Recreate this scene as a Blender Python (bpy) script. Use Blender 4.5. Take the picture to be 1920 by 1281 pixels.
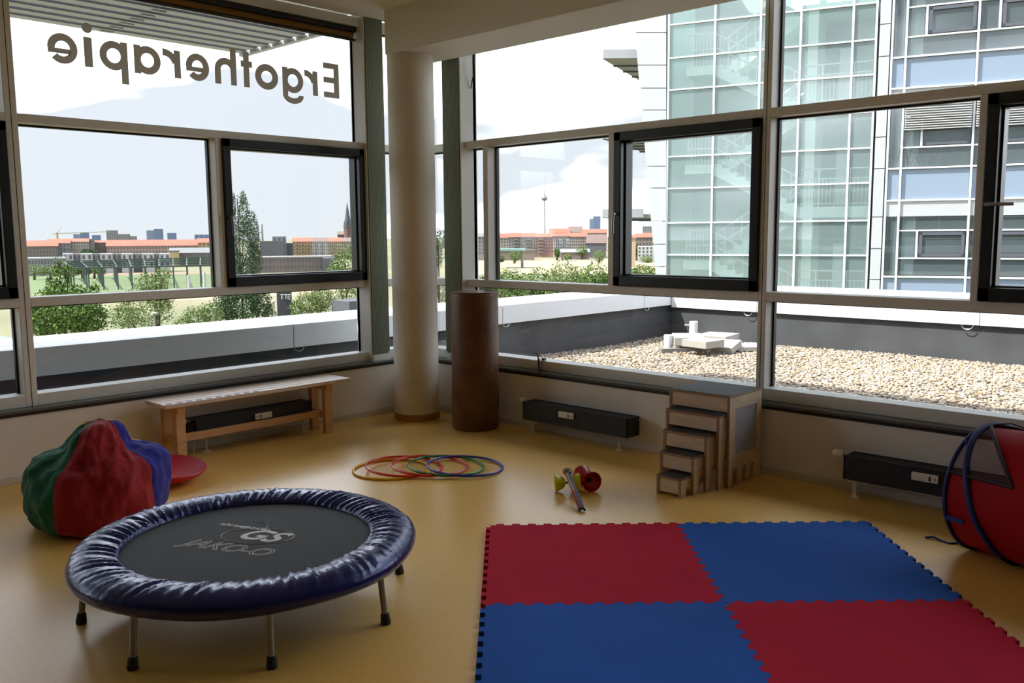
import bpy, math, random
import numpy as np
from mathutils import Vector, Matrix

for _o in list(bpy.data.objects):
    bpy.data.objects.remove(_o)
random.seed(7)
SC = bpy.context.scene
COL = SC.collection
PI = math.pi

# ------------------------------------------------------------------ camera
# world: room corner at the origin, right-hand window wall along +x (y = 0), left-hand window wall along -y (x = 0)
CAM = np.array([5.98, -5.108, 1.53])
FPX = 1660.0
_ya, _pi, _ro = math.radians(43.351), math.radians(6.92), math.radians(-0.428)


def _axes():
    cp, sp, c, s = math.cos(_pi), math.sin(_pi), math.cos(_ro), math.sin(_ro)
    fw, up, rt = np.array([0, cp, -sp]), np.array([0, sp, cp]), np.array([1.0, 0, 0])
    r, u = c * rt + s * up, -s * rt + c * up
    W = np.array([[math.cos(_ya), -math.sin(_ya), 0], [math.sin(_ya), math.cos(_ya), 0], [0, 0, 1]])
    return W @ r, W @ u, W @ fw


RT, UP, FW = _axes()
cam_data = bpy.data.cameras.new('camera')
cam = bpy.data.objects.new('camera', cam_data)
COL.objects.link(cam)
cam_data.sensor_fit = 'HORIZONTAL'
cam_data.sensor_width = 36.0
cam_data.lens = FPX / 1920 * 36.0
cam_data.clip_start, cam_data.clip_end = 0.05, 8000
M = Matrix.Identity(4)
for _i in range(3):
    M[_i][0], M[_i][1], M[_i][2], M[_i][3] = RT[_i], UP[_i], -FW[_i], CAM[_i]
cam.matrix_world = M
SC.camera = cam

# ------------------------------------------------------------------ sky, sun, exposure
SKY_STRENGTH, SUN_STRENGTH, EXPOSURE = 1.0, 5.0, 1.2
SKY_OFFSET = (3.1, 1.7, 0.4)
world = bpy.data.worlds.new('sky')
SC.world = world
world.use_nodes = True
_nt = world.node_tree
_nt.nodes.clear()
_out = _nt.nodes.new('ShaderNodeOutputWorld')
_bg = _nt.nodes.new('ShaderNodeBackground')
_tc = _nt.nodes.new('ShaderNodeTexCoord')
_sep = _nt.nodes.new('ShaderNodeSeparateXYZ')
_nt.links.new(_tc.outputs['Generated'], _sep.inputs[0])
_grad = _nt.nodes.new('ShaderNodeValToRGB')
_grad.color_ramp.elements[0].position, _grad.color_ramp.elements[0].color = 0.0, (0.385, 0.405, 0.435, 1)
_grad.color_ramp.elements[1].position, _grad.color_ramp.elements[1].color = 0.75, (0.24, 0.33, 0.50, 1)
_e = _grad.color_ramp.elements.new(0.22)
_e.color = (0.375, 0.402, 0.445, 1)
_nt.links.new(_sep.outputs[2], _grad.inputs[0])
_map = _nt.nodes.new('ShaderNodeMapping')
_map.inputs['Scale'].default_value = (1, 1, 2.6)
_map.inputs['Location'].default_value = SKY_OFFSET
_nt.links.new(_tc.outputs['Generated'], _map.inputs[0])
_ns = _nt.nodes.new('ShaderNodeTexNoise')
_ns.inputs['Scale'].default_value, _ns.inputs['Detail'].default_value, _ns.inputs['Roughness'].default_value = 2.6, 3.5, 0.48
_nt.links.new(_map.outputs[0], _ns.inputs['Vector'])
_cr = _nt.nodes.new('ShaderNodeValToRGB')
_cr.color_ramp.elements[0].position, _cr.color_ramp.elements[1].position = 0.46, 0.82
_nt.links.new(_ns.outputs[0], _cr.inputs[0])
_mx = _nt.nodes.new('ShaderNodeMixRGB')
_mx.inputs[2].default_value = (5.0, 5.2, 5.7, 1)
_nt.links.new(_cr.outputs[0], _mx.inputs[0])
_nt.links.new(_grad.outputs[0], _mx.inputs[1])
_nt.links.new(_mx.outputs[0], _bg.inputs[0])
_bg.inputs[1].default_value = SKY_STRENGTH
_nt.links.new(_bg.outputs[0], _out.inputs[0])

sun_data = bpy.data.lights.new('sun', 'SUN')
sun_data.energy, sun_data.angle, sun_data.color = SUN_STRENGTH, math.radians(0.6), (1.0, 0.97, 0.92)
sun = bpy.data.objects.new('sun', sun_data)
COL.objects.link(sun)
SUN_DIR = Vector((0.43, 0.66, -1.0)).normalized()
sun.rotation_euler = SUN_DIR.to_track_quat('-Z', 'Y').to_euler()
sun.location = (-6, -8, 30)

vs = SC.view_settings
vs.view_transform, vs.look, vs.exposure, vs.gamma = 'Standard', 'None', EXPOSURE, 1.0
vs.use_curve_mapping = False
cy = SC.cycles
cy.use_denoising = True
cy.max_bounces, cy.diffuse_bounces, cy.glossy_bounces, cy.transparent_max_bounces, cy.transmission_bounces = 10, 6, 4, 32, 4
cy.sample_clamp_indirect = 6.0
cy.caustics_reflective = cy.caustics_refractive = False


# ------------------------------------------------------------------ pixel <-> place helpers (1920 x 1281 frame)
def ray(x, y):
    return RT * (x - 960) / FPX + UP * (640.5 - y) / FPX + FW


def fl(x, y, z=0.0):
    d = ray(x, y)
    return CAM + d * (z - CAM[2]) / d[2]


def onx(x, y, v=0.0):
    d = ray(x, y)
    return CAM + d * (v - CAM[0]) / d[0]


def ony(x, y, v=0.0):
    d = ray(x, y)
    return CAM + d * (v - CAM[1]) / d[1]


def far(x, y, dist):
    d = ray(x, y)
    return CAM + d / math.hypot(d[0], d[1]) * dist


# ------------------------------------------------------------------ materials
def lin(c):
    return tuple(((v / 255) / 12.92 if v / 255 <= 0.04045 else ((v / 255 + 0.055) / 1.055) ** 2.4) for v in c)


_mats = {}


def mat(name, col, rough=0.5, metal=0.0, var=None, bump=None, spec=0.5, coat=0.0, col2=None, island=None, stretch=(1, 1, 1), sheen=0.0):
    """var = (scale, amount) brightness mottling; col2 = second colour mixed by noise; bump = (scale, strength); island = random brightness for each piece"""
    if name in _mats:
        return _mats[name]
    m = bpy.data.materials.new(name)
    m.use_nodes = True
    nt = m.node_tree
    b = nt.nodes['Principled BSDF']
    b.inputs['Roughness'].default_value = rough
    b.inputs['Metallic'].default_value = metal
    b.inputs['Specular IOR Level'].default_value = spec
    b.inputs['Coat Weight'].default_value = coat
    b.inputs['Coat Roughness'].default_value = 0.12
    if sheen:
        b.inputs['Sheen Weight'].default_value = sheen
    c = (*lin(col), 1)
    b.inputs['Base Color'].default_value = c
    tc = None

    def coords():
        nonlocal tc
        if tc is None:
            t = nt.nodes.new('ShaderNodeTexCoord')
            mp = nt.nodes.new('ShaderNodeMapping')
            mp.inputs['Scale'].default_value = stretch
            nt.links.new(t.outputs['Object'], mp.inputs[0])
            tc = mp.outputs[0]
        return tc
    src = None
    if var or col2:
        sc_, am = var or (6, 0.0)
        n = nt.nodes.new('ShaderNodeTexNoise')
        n.inputs['Scale'].default_value, n.inputs['Detail'].default_value = sc_, 5
        nt.links.new(coords(), n.inputs['Vector'])
        r = nt.nodes.new('ShaderNodeValToRGB')
        r.color_ramp.elements[0].position, r.color_ramp.elements[1].position = 0.32, 0.68
        if col2:
            a_, b_ = lin(col), lin(col2)
        else:
            a_, b_ = [v * (1 - am) for v in lin(col)], [min(1, v * (1 + am)) for v in lin(col)]
        r.color_ramp.elements[0].color, r.color_ramp.elements[1].color = (*a_, 1), (*b_, 1)
        nt.links.new(n.outputs[0], r.inputs[0])
        src = r.outputs[0]
    if island:
        g = nt.nodes.new('ShaderNodeNewGeometry')
        r = nt.nodes.new('ShaderNodeValToRGB')
        els = r.color_ramp.elements
        els[0].color, els[1].color = (*lin(island[0]), 1), (*lin(island[-1]), 1)
        for k, cc in enumerate(island[1:-1]):
            e = els.new((k + 1) / (len(island) - 1))
            e.color = (*lin(cc), 1)
        nt.links.new(g.outputs['Random Per Island'], r.inputs[0])
        src = r.outputs[0]
    if src is not None:
        nt.links.new(src, b.inputs['Base Color'])
    if bump:
        n = nt.nodes.new('ShaderNodeTexNoise')
        n.inputs['Scale'].default_value, n.inputs['Detail'].default_value = bump[0], 4
        nt.links.new(coords(), n.inputs['Vector'])
        bp = nt.nodes.new('ShaderNodeBump')
        bp.inputs['Strength'].default_value = bump[1]
        bp.inputs['Distance'].default_value = 0.01
        nt.links.new(n.outputs[0], bp.inputs['Height'])
        nt.links.new(bp.outputs[0], b.inputs['Normal'])
    _mats[name] = m
    return m


def _dim(c, k):
    out = []
    for v in lin(c):
        v *= k
        out.append(255 * (v * 12.92 if v <= 0.0031308 else 1.055 * v ** (1 / 2.4) - 0.055))
    return tuple(out)


def omat(name, col, *a, **k):
    """outdoor finish: colours darkened to stand in for a lower outdoor exposure"""
    for q in ('col2',):
        if k.get(q):
            k[q] = _dim(k[q], OUTDOOR_DIM)
    if k.get('island'):
        k['island'] = [_dim(c, OUTDOOR_DIM) for c in k['island']]
    return mat(name, _dim(col, OUTDOOR_DIM), *a, **k)


OUTDOOR_DIM = 0.40  # darkens every outdoor colour so sunlit surfaces do not clip


def see_through(name, tint, ior=1.5, gloss=1.0, cover=0.0, cover_col=(128, 128, 128)):
    """thin pane: clear with a fresnel mirror; cover = share of opaque threads or a painted veil of reflected light"""
    m = bpy.data.materials.new(name)
    m.use_nodes = True
    nt = m.node_tree
    nt.nodes.clear()
    out = nt.nodes.new('ShaderNodeOutputMaterial')
    tr = nt.nodes.new('ShaderNodeBsdfTransparent')
    tr.inputs[0].default_value = (*tint, 1)
    gl = nt.nodes.new('ShaderNodeBsdfGlossy')
    gl.inputs['Roughness'].default_value = 0.0
    gl.inputs[0].default_value = (gloss, gloss, gloss, 1)
    fr = nt.nodes.new('ShaderNodeFresnel')
    fr.inputs[0].default_value = ior
    mx = nt.nodes.new('ShaderNodeMixShader')
    nt.links.new(fr.outputs[0], mx.inputs[0])
    nt.links.new(tr.outputs[0], mx.inputs[1])
    nt.links.new(gl.outputs[0], mx.inputs[2])
    last = mx.outputs[0]
    if cover:
        df = nt.nodes.new('ShaderNodeBsdfDiffuse')
        df.inputs[0].default_value = (*lin(cover_col), 1)
        m2 = nt.nodes.new('ShaderNodeMixShader')
        m2.inputs[0].default_value = cover
        nt.links.new(last, m2.inputs[1])
        nt.links.new(df.outputs[0], m2.inputs[2])
        last = m2.outputs[0]
    nt.links.new(last, out.inputs[0])
    return m


GLASS = see_through('window_glass', (0.98, 0.992, 0.988), 1.30)
GLASS_GREEN = see_through('stairwell_glass', (0.955, 0.99, 0.985), 1.45, cover=0.13, cover_col=(214, 240, 238))  # pale diffuse cover imitates bright reflections veiling the glass
GLASS_OFFICE = see_through('office_glass', (0.86, 0.90, 0.91), 1.6, cover=0.12, cover_col=(170, 186, 190))  # grey diffuse cover stands in for reflected sky
GLASS_JAR = see_through('jar_glass', (0.93, 0.95, 0.95), 1.45)
NET = see_through('tunnel_net', (0.85, 0.78, 0.80), 1.01, cover=0.42, cover_col=(96, 60, 66))


# ------------------------------------------------------------------ mesh building
ORG = {}


def rotz(p, a, c=(0, 0)):
    x, y = p[0] - c[0], p[1] - c[1]
    return (c[0] + x * math.cos(a) - y * math.sin(a), c[1] + x * math.sin(a) + y * math.cos(a), p[2])


class MB:
    def __init__(self):
        self.v, self.f, self.sm = [], [], []

    def add(self, vs_, fs, smooth=False):
        k = len(self.v)
        self.v += [tuple(map(float, p)) for p in vs_]
        self.f += [[i + k for i in q] for q in fs]
        self.sm += [smooth] * len(fs)
        return self

    def box(self, x0, x1, y0, y1, z0, z1):
        return self.add([(x0, y0, z0), (x1, y0, z0), (x1, y1, z0), (x0, y1, z0), (x0, y0, z1), (x1, y0, z1), (x1, y1, z1), (x0, y1, z1)],
                        [(0, 3, 2, 1), (4, 5, 6, 7), (0, 1, 5, 4), (1, 2, 6, 5), (2, 3, 7, 6), (3, 0, 4, 7)])

    def obox(self, c, ax, h):
        c = np.array(c, float)
        a = [np.array(q, float) for q in ax]
        pts = [c + sx * h[0] * a[0] + sy * h[1] * a[1] + sz * h[2] * a[2] for sz in (-1, 1) for sx, sy in ((-1, -1), (1, -1), (1, 1), (-1, 1))]
        return self.add(pts, [(0, 3, 2, 1), (4, 5, 6, 7), (0, 1, 5, 4), (1, 2, 6, 5), (2, 3, 7, 6), (3, 0, 4, 7)])

    def bar(self, p, q, w, h, up=(0, 0, 1)):
        """box from p to q, w wide sideways, h tall"""
        p, q = np.array(p, float), np.array(q, float)
        d = q - p
        L = np.linalg.norm(d)
        d /= L
        s = np.cross(d, up)
        s /= np.linalg.norm(s)
        u = np.cross(s, d)
        return self.obox((p + q) / 2, (d, s, u), (L / 2, w / 2, h / 2))

    def prism(self, poly, place, t):
        """poly: 2-D outline; place(u, v, w) -> point; t: (w0, w1)"""
        n = len(poly)
        vs_ = [place(u, v, t[0]) for u, v in poly] + [place(u, v, t[1]) for u, v in poly]
        fs = [list(range(n))[::-1], list(range(n, 2 * n))] + [(i, (i + 1) % n, n + (i + 1) % n, n + i) for i in range(n)]
        return self.add(vs_, fs)

    def tube(self, pts, r, n=8, closed=False, smooth=True):
        pts = [np.array(p, float) for p in pts]
        m = len(pts)
        vs_, fs = [], []
        rr = r if hasattr(r, '__len__') else [r] * m
        ref = None
        for i, p in enumerate(pts):
            if closed:
                d = pts[(i + 1) % m] - pts[i - 1]
            else:
                d = pts[min(i + 1, m - 1)] - pts[max(i - 1, 0)]
            d = d / (np.linalg.norm(d) + 1e-12)
            if ref is None:
                ref = np.array([0, 0, 1.0]) if abs(d[2]) < 0.9 else np.array([1.0, 0, 0])
            s = np.cross(d, ref)
            s /= np.linalg.norm(s)
            u = np.cross(s, d)
            ref = u
            for k in range(n):
                a = 2 * PI * k / n
                vs_.append(p + rr[i] * (math.cos(a) * s + math.sin(a) * u))
        for i in range(m if closed else m - 1):
            j = (i + 1) % m
            for k in range(n):
                l = (k + 1) % n
                fs.append((i * n + k, i * n + l, j * n + l, j * n + k))
        k0 = len(fs)
        self.add(vs_, fs, smooth)
        if not closed:
            b = len(self.v) - len(vs_)
            self.f += [[b + k for k in range(n)], [b + (m - 1) * n + k for k in range(n)][::-1]]
            self.sm += [False, False]
        return self

    def lathe(self, prof, c=(0, 0, 0), n=32, axis=None, smooth=True):
        """prof: list of (radius, height)"""
        c = np.array(c, float)
        if axis is None:
            a, e1, e2 = np.array([0, 0, 1.0]), np.array([1.0, 0, 0]), np.array([0, 1.0, 0])
        else:
            a = np.array(axis, float)
            a /= np.linalg.norm(a)
            e1 = np.cross(a, [0, 0, 1.0] if abs(a[2]) < 0.9 else [1.0, 0, 0])
            e1 /= np.linalg.norm(e1)
            e2 = np.cross(a, e1)
        vs_, fs = [], []
        for r, h in prof:
            for k in range(n):
                t = 2 * PI * k / n
                vs_.append(c + a * h + r * (math.cos(t) * e1 + math.sin(t) * e2))
        for i in range(len(prof) - 1):
            for k in range(n):
                l = (k + 1) % n
                fs.append((i * n + k, i * n + l, (i + 1) * n + l, (i + 1) * n + k))
        self.add(vs_, fs, smooth)
        b = len(self.v) - len(vs_)
        if prof[0][0] > 1e-5:
            self.f.append([b + k for k in range(n)][::-1])
            self.sm.append(False)
        if prof[-1][0] > 1e-5:
            self.f.append([b + (len(prof) - 1) * n + k for k in range(n)])
            self.sm.append(False)
        return self

    def build(self, name, m, parent=None, bevel=0.0, sharp=40, seg=2):
        me = bpy.data.meshes.new(name)
        o0 = ORG.get(parent.name, (0, 0, 0)) if parent is not None else (0, 0, 0)
        me.from_pydata([(x - o0[0], y - o0[1], z - o0[2]) for x, y, z in self.v], [], self.f)
        me.polygons.foreach_set('use_smooth', self.sm)
        if any(self.sm) and sharp:
            me.set_sharp_from_angle(angle=math.radians(sharp))
        me.materials.append(m)
        o = bpy.data.objects.new(name, me)
        COL.objects.link(o)
        if parent is not None:
            o.parent = parent
        ORG[o.name] = o0
        if bevel:
            md = o.modifiers.new('bevel', 'BEVEL')
            md.width, md.segments, md.limit_method, md.angle_limit = bevel, seg, 'ANGLE', math.radians(40)
        return o


def box_(x0, x1, y0, y1, z0, z1):
    return MB().box(x0, x1, y0, y1, z0, z1)


def tag(o, label=None, cat=None, group=None, kind=None):
    for k, v in (('label', label), ('category', cat), ('group', group), ('kind', kind)):
        if v:
            o[k] = v
    return o


def thing(name, loc, label, cat, group=None, kind=None):
    o = bpy.data.objects.new(name, None)
    COL.objects.link(o)
    o.location = tuple(map(float, loc))
    o.empty_display_size = 0.1
    ORG[o.name] = tuple(map(float, loc))
    return tag(o, label, cat, group, kind)


def copy_tree(o, parent=None):
    c = o.copy()
    COL.objects.link(c)
    if parent is not None:
        c.parent = parent
    ORG[c.name] = ORG.get(o.name, (0, 0, 0))
    for ch in o.children:
        copy_tree(ch, c)
    return c


# ------------------------------------------------------------------ room materials
M_WALL = mat('wall_paint', (232, 229, 221), 0.85, var=(5, 0.03), bump=(180, 0.12))
M_CEIL = mat('ceiling_paint', (228, 225, 216), 0.9, bump=(160, 0.1))
M_FLOOR = mat('linoleum', (230, 184, 98), 0.30, spec=0.75, var=(45, 0.05), bump=(60, 0.015))
M_FRAME = mat('frame_paint', (226, 225, 218), 0.42, var=(30, 0.03))
M_POST = mat('post_paint', (128, 136, 118), 0.5, var=(2, 0.05), stretch=(40, 40, 0.6))
M_SASH = mat('sash_paint', (38, 42, 46), 0.33, var=(20, 0.06))
M_SILL = mat('slate_sill', (92, 95, 95), 0.16, var=(26, 0.15))
M_BASE = mat('baseboard_paint', (190, 186, 172), 0.6)
M_RUBBER = mat('black_rubber', (22, 22, 23), 0.6)
M_STEEL = mat('brushed_steel', (180, 180, 178), 0.3, metal=1.0)
M_PLINTH = mat('cork_plinth', (176, 122, 52), 0.6, var=(40, 0.15))
M_COLUMN = mat('column_plaster', (232, 226, 214), 0.8, var=(4, 0.02), bump=(140, 0.08))
M_FLOORJOINT = mat('skirting_grey', (206, 203, 194), 0.6)
M_DARK = mat('dark_gasket_and_shade', (18, 19, 20), 0.5)

# ------------------------------------------------------------------ floor, ceiling, walls
X1, Y1, ZC = 9.4, -8.6, 3.30
M_DIM = mat('dark_unseen_wall', (72, 66, 60), 0.6, var=(4, 0.08), stretch=(1, 1, 8))  # unseen walls made dark to cut light bounced into the room
tag(box_(-0.2, X1, Y1, 0.2, -0.25, 0.0).build('floor', M_FLOOR), 'ochre yellow linoleum floor with a soft sheen', 'floor', kind='structure')
tag(box_(-0.05, X1, Y1, 0.05, ZC, ZC + 0.06).build('ceiling', M_CEIL), 'off white plaster ceiling', 'ceiling', kind='structure')
tag(box_(-0.22, 0, Y1, 0.22, -0.25, 0.425).build('wall_left', M_WALL), 'cream parapet wall under the left window band', 'wall', kind='structure')
tag(box_(0.0, X1, 0, 0.22, -0.25, 0.425).build('wall_right', M_WALL), 'cream parapet wall under the right window band', 'wall', kind='structure')
tag(box_(X1, X1 + 0.2, Y1 - 0.2, 0.2, -0.2, ZC + 0.3).build('wall_back', M_DIM), 'dark unseen wall behind the viewer on the right', 'wall', kind='structure')
tag(box_(-0.2, X1 + 0.2, Y1 - 0.2, Y1, -0.2, ZC + 0.3).build('wall_front', M_DIM), 'dark unseen wall behind the viewer on the left', 'wall', kind='structure')
tag(box_(0.26, X1, -0.5, 0.0, 2.955, ZC + 0.02).build('trim_1', M_CEIL, bevel=0.006), 'plastered ceiling beam running above the right windows', 'beam', kind='structure')
tag(MB().box(-0.2, 0.014, Y1, 0.0, 0.440, 0.458).build('trim_2', M_SILL, bevel=0.003), 'dark slate sill under the left windows', 'window sill', kind='structure')
tag(MB().box(-0.2, X1, -0.014, 0.2, 0.440, 0.458).build('trim_3', M_SILL, bevel=0.003), 'dark slate sill under the right windows', 'window sill', kind='structure')
box_(-0.2, 0.006, Y1, 0.0, 0.420, 0.440).build('sill_shade', M_DARK, bpy.data.objects['trim_2'])  # dark strip standing in for the shade below the sill edge
box_(0.0, X1, -0.006, 0.2, 0.420, 0.440).build('sill_shade', M_DARK, bpy.data.objects['trim_3'])
tag(box_(0.0, 0.012, Y1, -0.012, 0, 0.05).build('baseboard_left', M_FLOORJOINT, bevel=0.003), 'low grey baseboard below the left windows', 'baseboard', kind='structure')
tag(box_(0.0, X1, -0.012, 0.0, 0, 0.05).build('baseboard_right', M_FLOORJOINT, bevel=0.003), 'low grey baseboard below the right windows', 'baseboard', kind='structure')

col = thing('column', (0.35, -0.316, 0), 'round white plaster column in the room corner', 'column', kind='structure')
MB().lathe([(0.186, 0.055), (0.186, 2.965)], (0.35, -0.316, 0), 64).build('shaft', M_COLUMN, col)
MB().lathe([(0.190, 0), (0.190, 0.052), (0.186, 0.055)], (0.35, -0.316, 0), 64).build('plinth', M_PLINTH, col)

# ------------------------------------------------------------------ window bands
ZS, ZB, ZL0, ZL1, ZU0, ZU1, ZH = 0.458, 0.535, 1.093, 1.153, 2.240, 2.295, 3.228
FD, GD = 0.08, 0.19           # room-side face of the frame and glass plane, measured outwards from the wall


class Band:
    """maps along-the-wall / outward / height to world: the left band is mirrored onto the right one"""

    def __init__(self, left):
        self.left = left

    def box(self, m, a0, a1, d0, d1, z0, z1):
        if self.left:
            return m.box(-d1, -d0, min(-a0, -a1), max(-a0, -a1), z0, z1)
        return m.box(min(a0, a1), max(a0, a1), d0, d1, z0, z1)

    def pt(self, a, d, z):
        return (-d, -a, z) if self.left else (a, d, z)


def window_band(name, label, left, mains, mids, sashes, posts, a_end, top):
    B = Band(left)
    w = thing(name, (0, 0, 0), label, 'window', kind='structure')

    def piece(nm, m, *b, bevel=0.004, parent=w):
        return B.box(MB(), *b).build(nm, m, parent, bevel=bevel)
    # heavy corner post next to the column: ribbed cover strip in front of a frame
    for a0, a1 in posts:
        p = piece('post', M_POST, a0, a1, 0.035, GD + 0.03, ZS, top)
        n = 14
        for k in range(n):
            u = a0 + (a1 - a0) * (k + 0.5) / n
            piece('rib', M_POST, u - 0.0045, u + 0.0045, 0.02, 0.036, ZS + 0.07, top, bevel=0.0, parent=p)
        piece('side_cover', M_FRAME, a1, a1 + 0.012, 0.03, GD + 0.03, ZS, top, bevel=0.002)
        piece('foot_box', M_FRAME, a0, a1, 0.02, 0.06, ZS, ZS + 0.055, bevel=0.002)
    for a0, a1 in mains:
        p = piece('mullion', M_FRAME, a0, a1, FD, GD + 0.04, ZS, top)
        piece('groove', M_DARK, (a0 + a1) / 2 - 0.002, (a0 + a1) / 2 + 0.002, FD - 0.001, FD + 0.003, ZS, top, bevel=0, parent=p)
    stops = [0.02] + sorted([x for p in posts for x in p] + [x for m_ in mains for x in m_]) + [a_end]
    bays = [(stops[i], stops[i + 1]) for i in range(0, len(stops) - 1, 2)]
    for a0, a1 in bays:
        piece('transom', M_FRAME, a0, a1, FD, GD + 0.03, ZS, ZB)
        piece('transom', M_FRAME, a0, a1, FD, GD + 0.03, ZL0, ZL1)
        piece('transom', M_FRAME, a0, a1, FD, GD + 0.03, ZU0, ZU1)
        piece('transom', M_FRAME, a0, a1, FD, GD + 0.03, ZH, top)
        inner = sorted([m_ for m_ in mids if a0 < m_[0] < a1])
        for m0, m1 in inner:
            piece('mullion', M_FRAME, m0, m1, FD, GD + 0.03, ZL1, ZU0)
        cells = [(a0, a1, ZB, ZL0), (a0, a1, ZU1, ZH)]
        e = [a0] + [x for m_ in inner for x in m_] + [a1]
        cells += [(e[i], e[i + 1], ZL1, ZU0) for i in range(0, len(e), 2)]
        for c0, c1, z0, z1 in cells:
            s = [q for q in sashes if q[0] < (c0 + c1) / 2 < q[1] and z0 == ZL1]
            if not s:
                g = piece('pane', GLASS, c0, c1, GD, GD + 0.012, z0, z1, bevel=0)
                for b_ in ((c0, c0 + 0.012, z0, z1), (c1 - 0.012, c1, z0, z1), (c0, c1, z1 - 0.012, z1)):
                    piece('gasket', M_DARK, b_[0], b_[1], GD - 0.012, GD + 0.02, b_[2], b_[3], bevel=0, parent=g)
                continue
            hinge_low = s[0][2]
            t = 0.062
            sh = B.box(B.box(B.box(B.box(MB(), c0, c1, FD - 0.022, GD + 0.02, z0, z0 + t + 0.012), c0, c1, FD - 0.022, GD + 0.02, z1 - t, z1),
                             c0, c0 + t, FD - 0.022, GD + 0.02, z0, z1), c1 - t, c1, FD - 0.022, GD + 0.02, z0, z1)
            so = sh.build('sash', M_SASH, w, bevel=0.006)
            tag(so, 'anthracite tilting sash')
            # recessed inner step round the glass
            B.box(B.box(B.box(B.box(MB(), c0 + t - 0.01, c1 - t + 0.01, FD + 0.03, GD, z0 + t, z0 + t + 0.022), c0 + t - 0.01, c1 - t + 0.01, FD + 0.03, GD, z1 - t - 0.012, z1 - t + 0.005),
                        c0 + t - 0.01, c0 + t + 0.012, FD + 0.03, GD, z0 + t, z1 - t), c1 - t - 0.012, c1 - t + 0.01, FD + 0.03, GD, z0 + t, z1 - t).build('glazing_bead', M_SASH, so, bevel=0.003)
            piece('pane', GLASS, c0 + t, c1 - t, GD - 0.03, GD - 0.018, z0 + t, z1 - t, bevel=0, parent=so)
            # lever handle
            ha = c1 - t / 2 if s[0][3] == 'far' else c0 + t / 2
            hz = (z0 + z1) / 2 - 0.03
            h = MB().tube([B.pt(ha, FD - 0.022, hz), B.pt(ha, FD - 0.062, hz)], 0.011, 12)
            if s[0][4]:
                sgn = s[0][4]
                h.tube([B.pt(ha, FD - 0.060, hz), B.pt(ha + sgn * 0.06, FD - 0.064, hz), B.pt(ha + sgn * 0.135, FD - 0.064, hz)], 0.0095, 12)
            else:
                h.tube([B.pt(ha, FD - 0.060, hz), B.pt(ha, FD - 0.066, hz - 0.06), B.pt(ha, FD - 0.066, hz - 0.135)], 0.0095, 12)
            tag(h.build('handle', M_STEEL, so), 'brushed steel lever handle')
    return w


# distance along the wall from the corner: main mullions, short mullions of the middle row, opening sashes
window_band('window_1', 'left window band with grey frames, an anthracite sash and fixed panes', True,
            mains=[(3.125, 3.198), (5.95, 6.02)], mids=[(1.765, 1.815), (4.55, 4.60)],
            sashes=[(0.48, 1.765, 0, 'far', 0), (3.198, 4.55, 0, 'far', 0)], posts=[(0.295, 0.476)], a_end=8.6, top=ZC)
window_band('window_2', 'right window band with grey frames, anthracite sashes and fixed panes', False,
            mains=[(3.246, 3.301), (6.06, 6.12)], mids=[(0.768, 0.818), (2.048, 2.108), (4.495, 4.536), (7.3, 7.35)],
            sashes=[(2.108, 3.246, 0, 'near', 0), (4.536, 6.06, 0, 'near', 1)], posts=[(0.354, 0.551)], a_end=9.4, top=ZC)
tag(box_(-GD - 0.05, -FD, FD, GD + 0.05, ZS, ZC).build('trim_4', M_FRAME, bevel=0.004), 'grey corner mullion hidden behind the white column', 'mullion', kind='structure')

# roller blind rolled up at the head of the left window
bl = thing('roller_blind', (-0.14, -0.5, 3.14), 'rolled up ochre roller blind under the head of the left window', 'blind')
box_(-0.175, -0.100, -3.11, -0.50, 3.185, 3.226).build('head_rail', M_DARK, bl, bevel=0.004)
MB().tube([(-0.135, -3.10, 3.165), (-0.135, -0.52, 3.165)], 0.026, 16).build('blind_roll', mat('blind_cloth', (128, 92, 36), 0.8, var=(60, 0.1)), bl)
MB().tube([(-0.135, -3.10, 3.128), (-0.135, -0.495, 3.128)], 0.012, 12).build('bottom_bar', mat('blind_bar', (74, 74, 76), 0.4, metal=0.5), bl)
for yy in (-0.515,):
    MB().tube([(-0.135, yy, 3.12), (-0.135, yy, 0.54)], 0.0014, 6).build('guide_wire', M_STEEL, bl)
bl2 = thing('blind_cord', (0.62, 0.15, 2.6), 'thin black cord hanging beside the right corner post', 'cord')
_pc = [ony(*q, 0.15) for q in ((884, 92), (888, 108), (890, 122), (889, 138), (885, 152), (883, 166))]
MB().tube(_pc, 0.0045, 8).build('cord_loop', M_RUBBER, bl2)

# ------------------------------------------------------------------ window lettering (reads from outside)
M_FILM = bpy.data.materials.new('lettering_film')
M_FILM.use_nodes = True
_t = M_FILM.node_tree
_t.nodes.clear()
_o1, _d1, _l1, _s1 = [_t.nodes.new('ShaderNode' + q) for q in ('OutputMaterial', 'BsdfDiffuse', 'BsdfTranslucent', 'AddShader')]
_d1.inputs[0].default_value, _l1.inputs[0].default_value = (0.34, 0.31, 0.27, 1), (0.15, 0.135, 0.12, 1)
_t.links.new(_d1.outputs[0], _s1.inputs[0])
_t.links.new(_l1.outputs[0], _s1.inputs[1])
_t.links.new(_s1.outputs[0], _o1.inputs[0])
SIGN_X0, SIGN_X1 = -GD + 0.0005, -GD + 0.003
sign = thing('window_lettering', (-GD, -1.75, 2.65), 'grey mirror-reading word Ergotherapie stuck high on the left window', 'lettering')
BASE, XH, CAPH, STK = 2.648, 0.192, 0.275, 0.052


def clip(poly, f):
    """keep the part of a convex outline where f(u, v) >= 0"""
    out = []
    for i, p in enumerate(poly):
        q = poly[(i + 1) % len(poly)]
        a, c = f(*p), f(*q)
        if a >= 0:
            out.append(p)
        if (a >= 0) != (c >= 0):
            t = a / (a - c)
            out.append((p[0] + (q[0] - p[0]) * t, p[1] + (q[1] - p[1]) * t))
    return out


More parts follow.
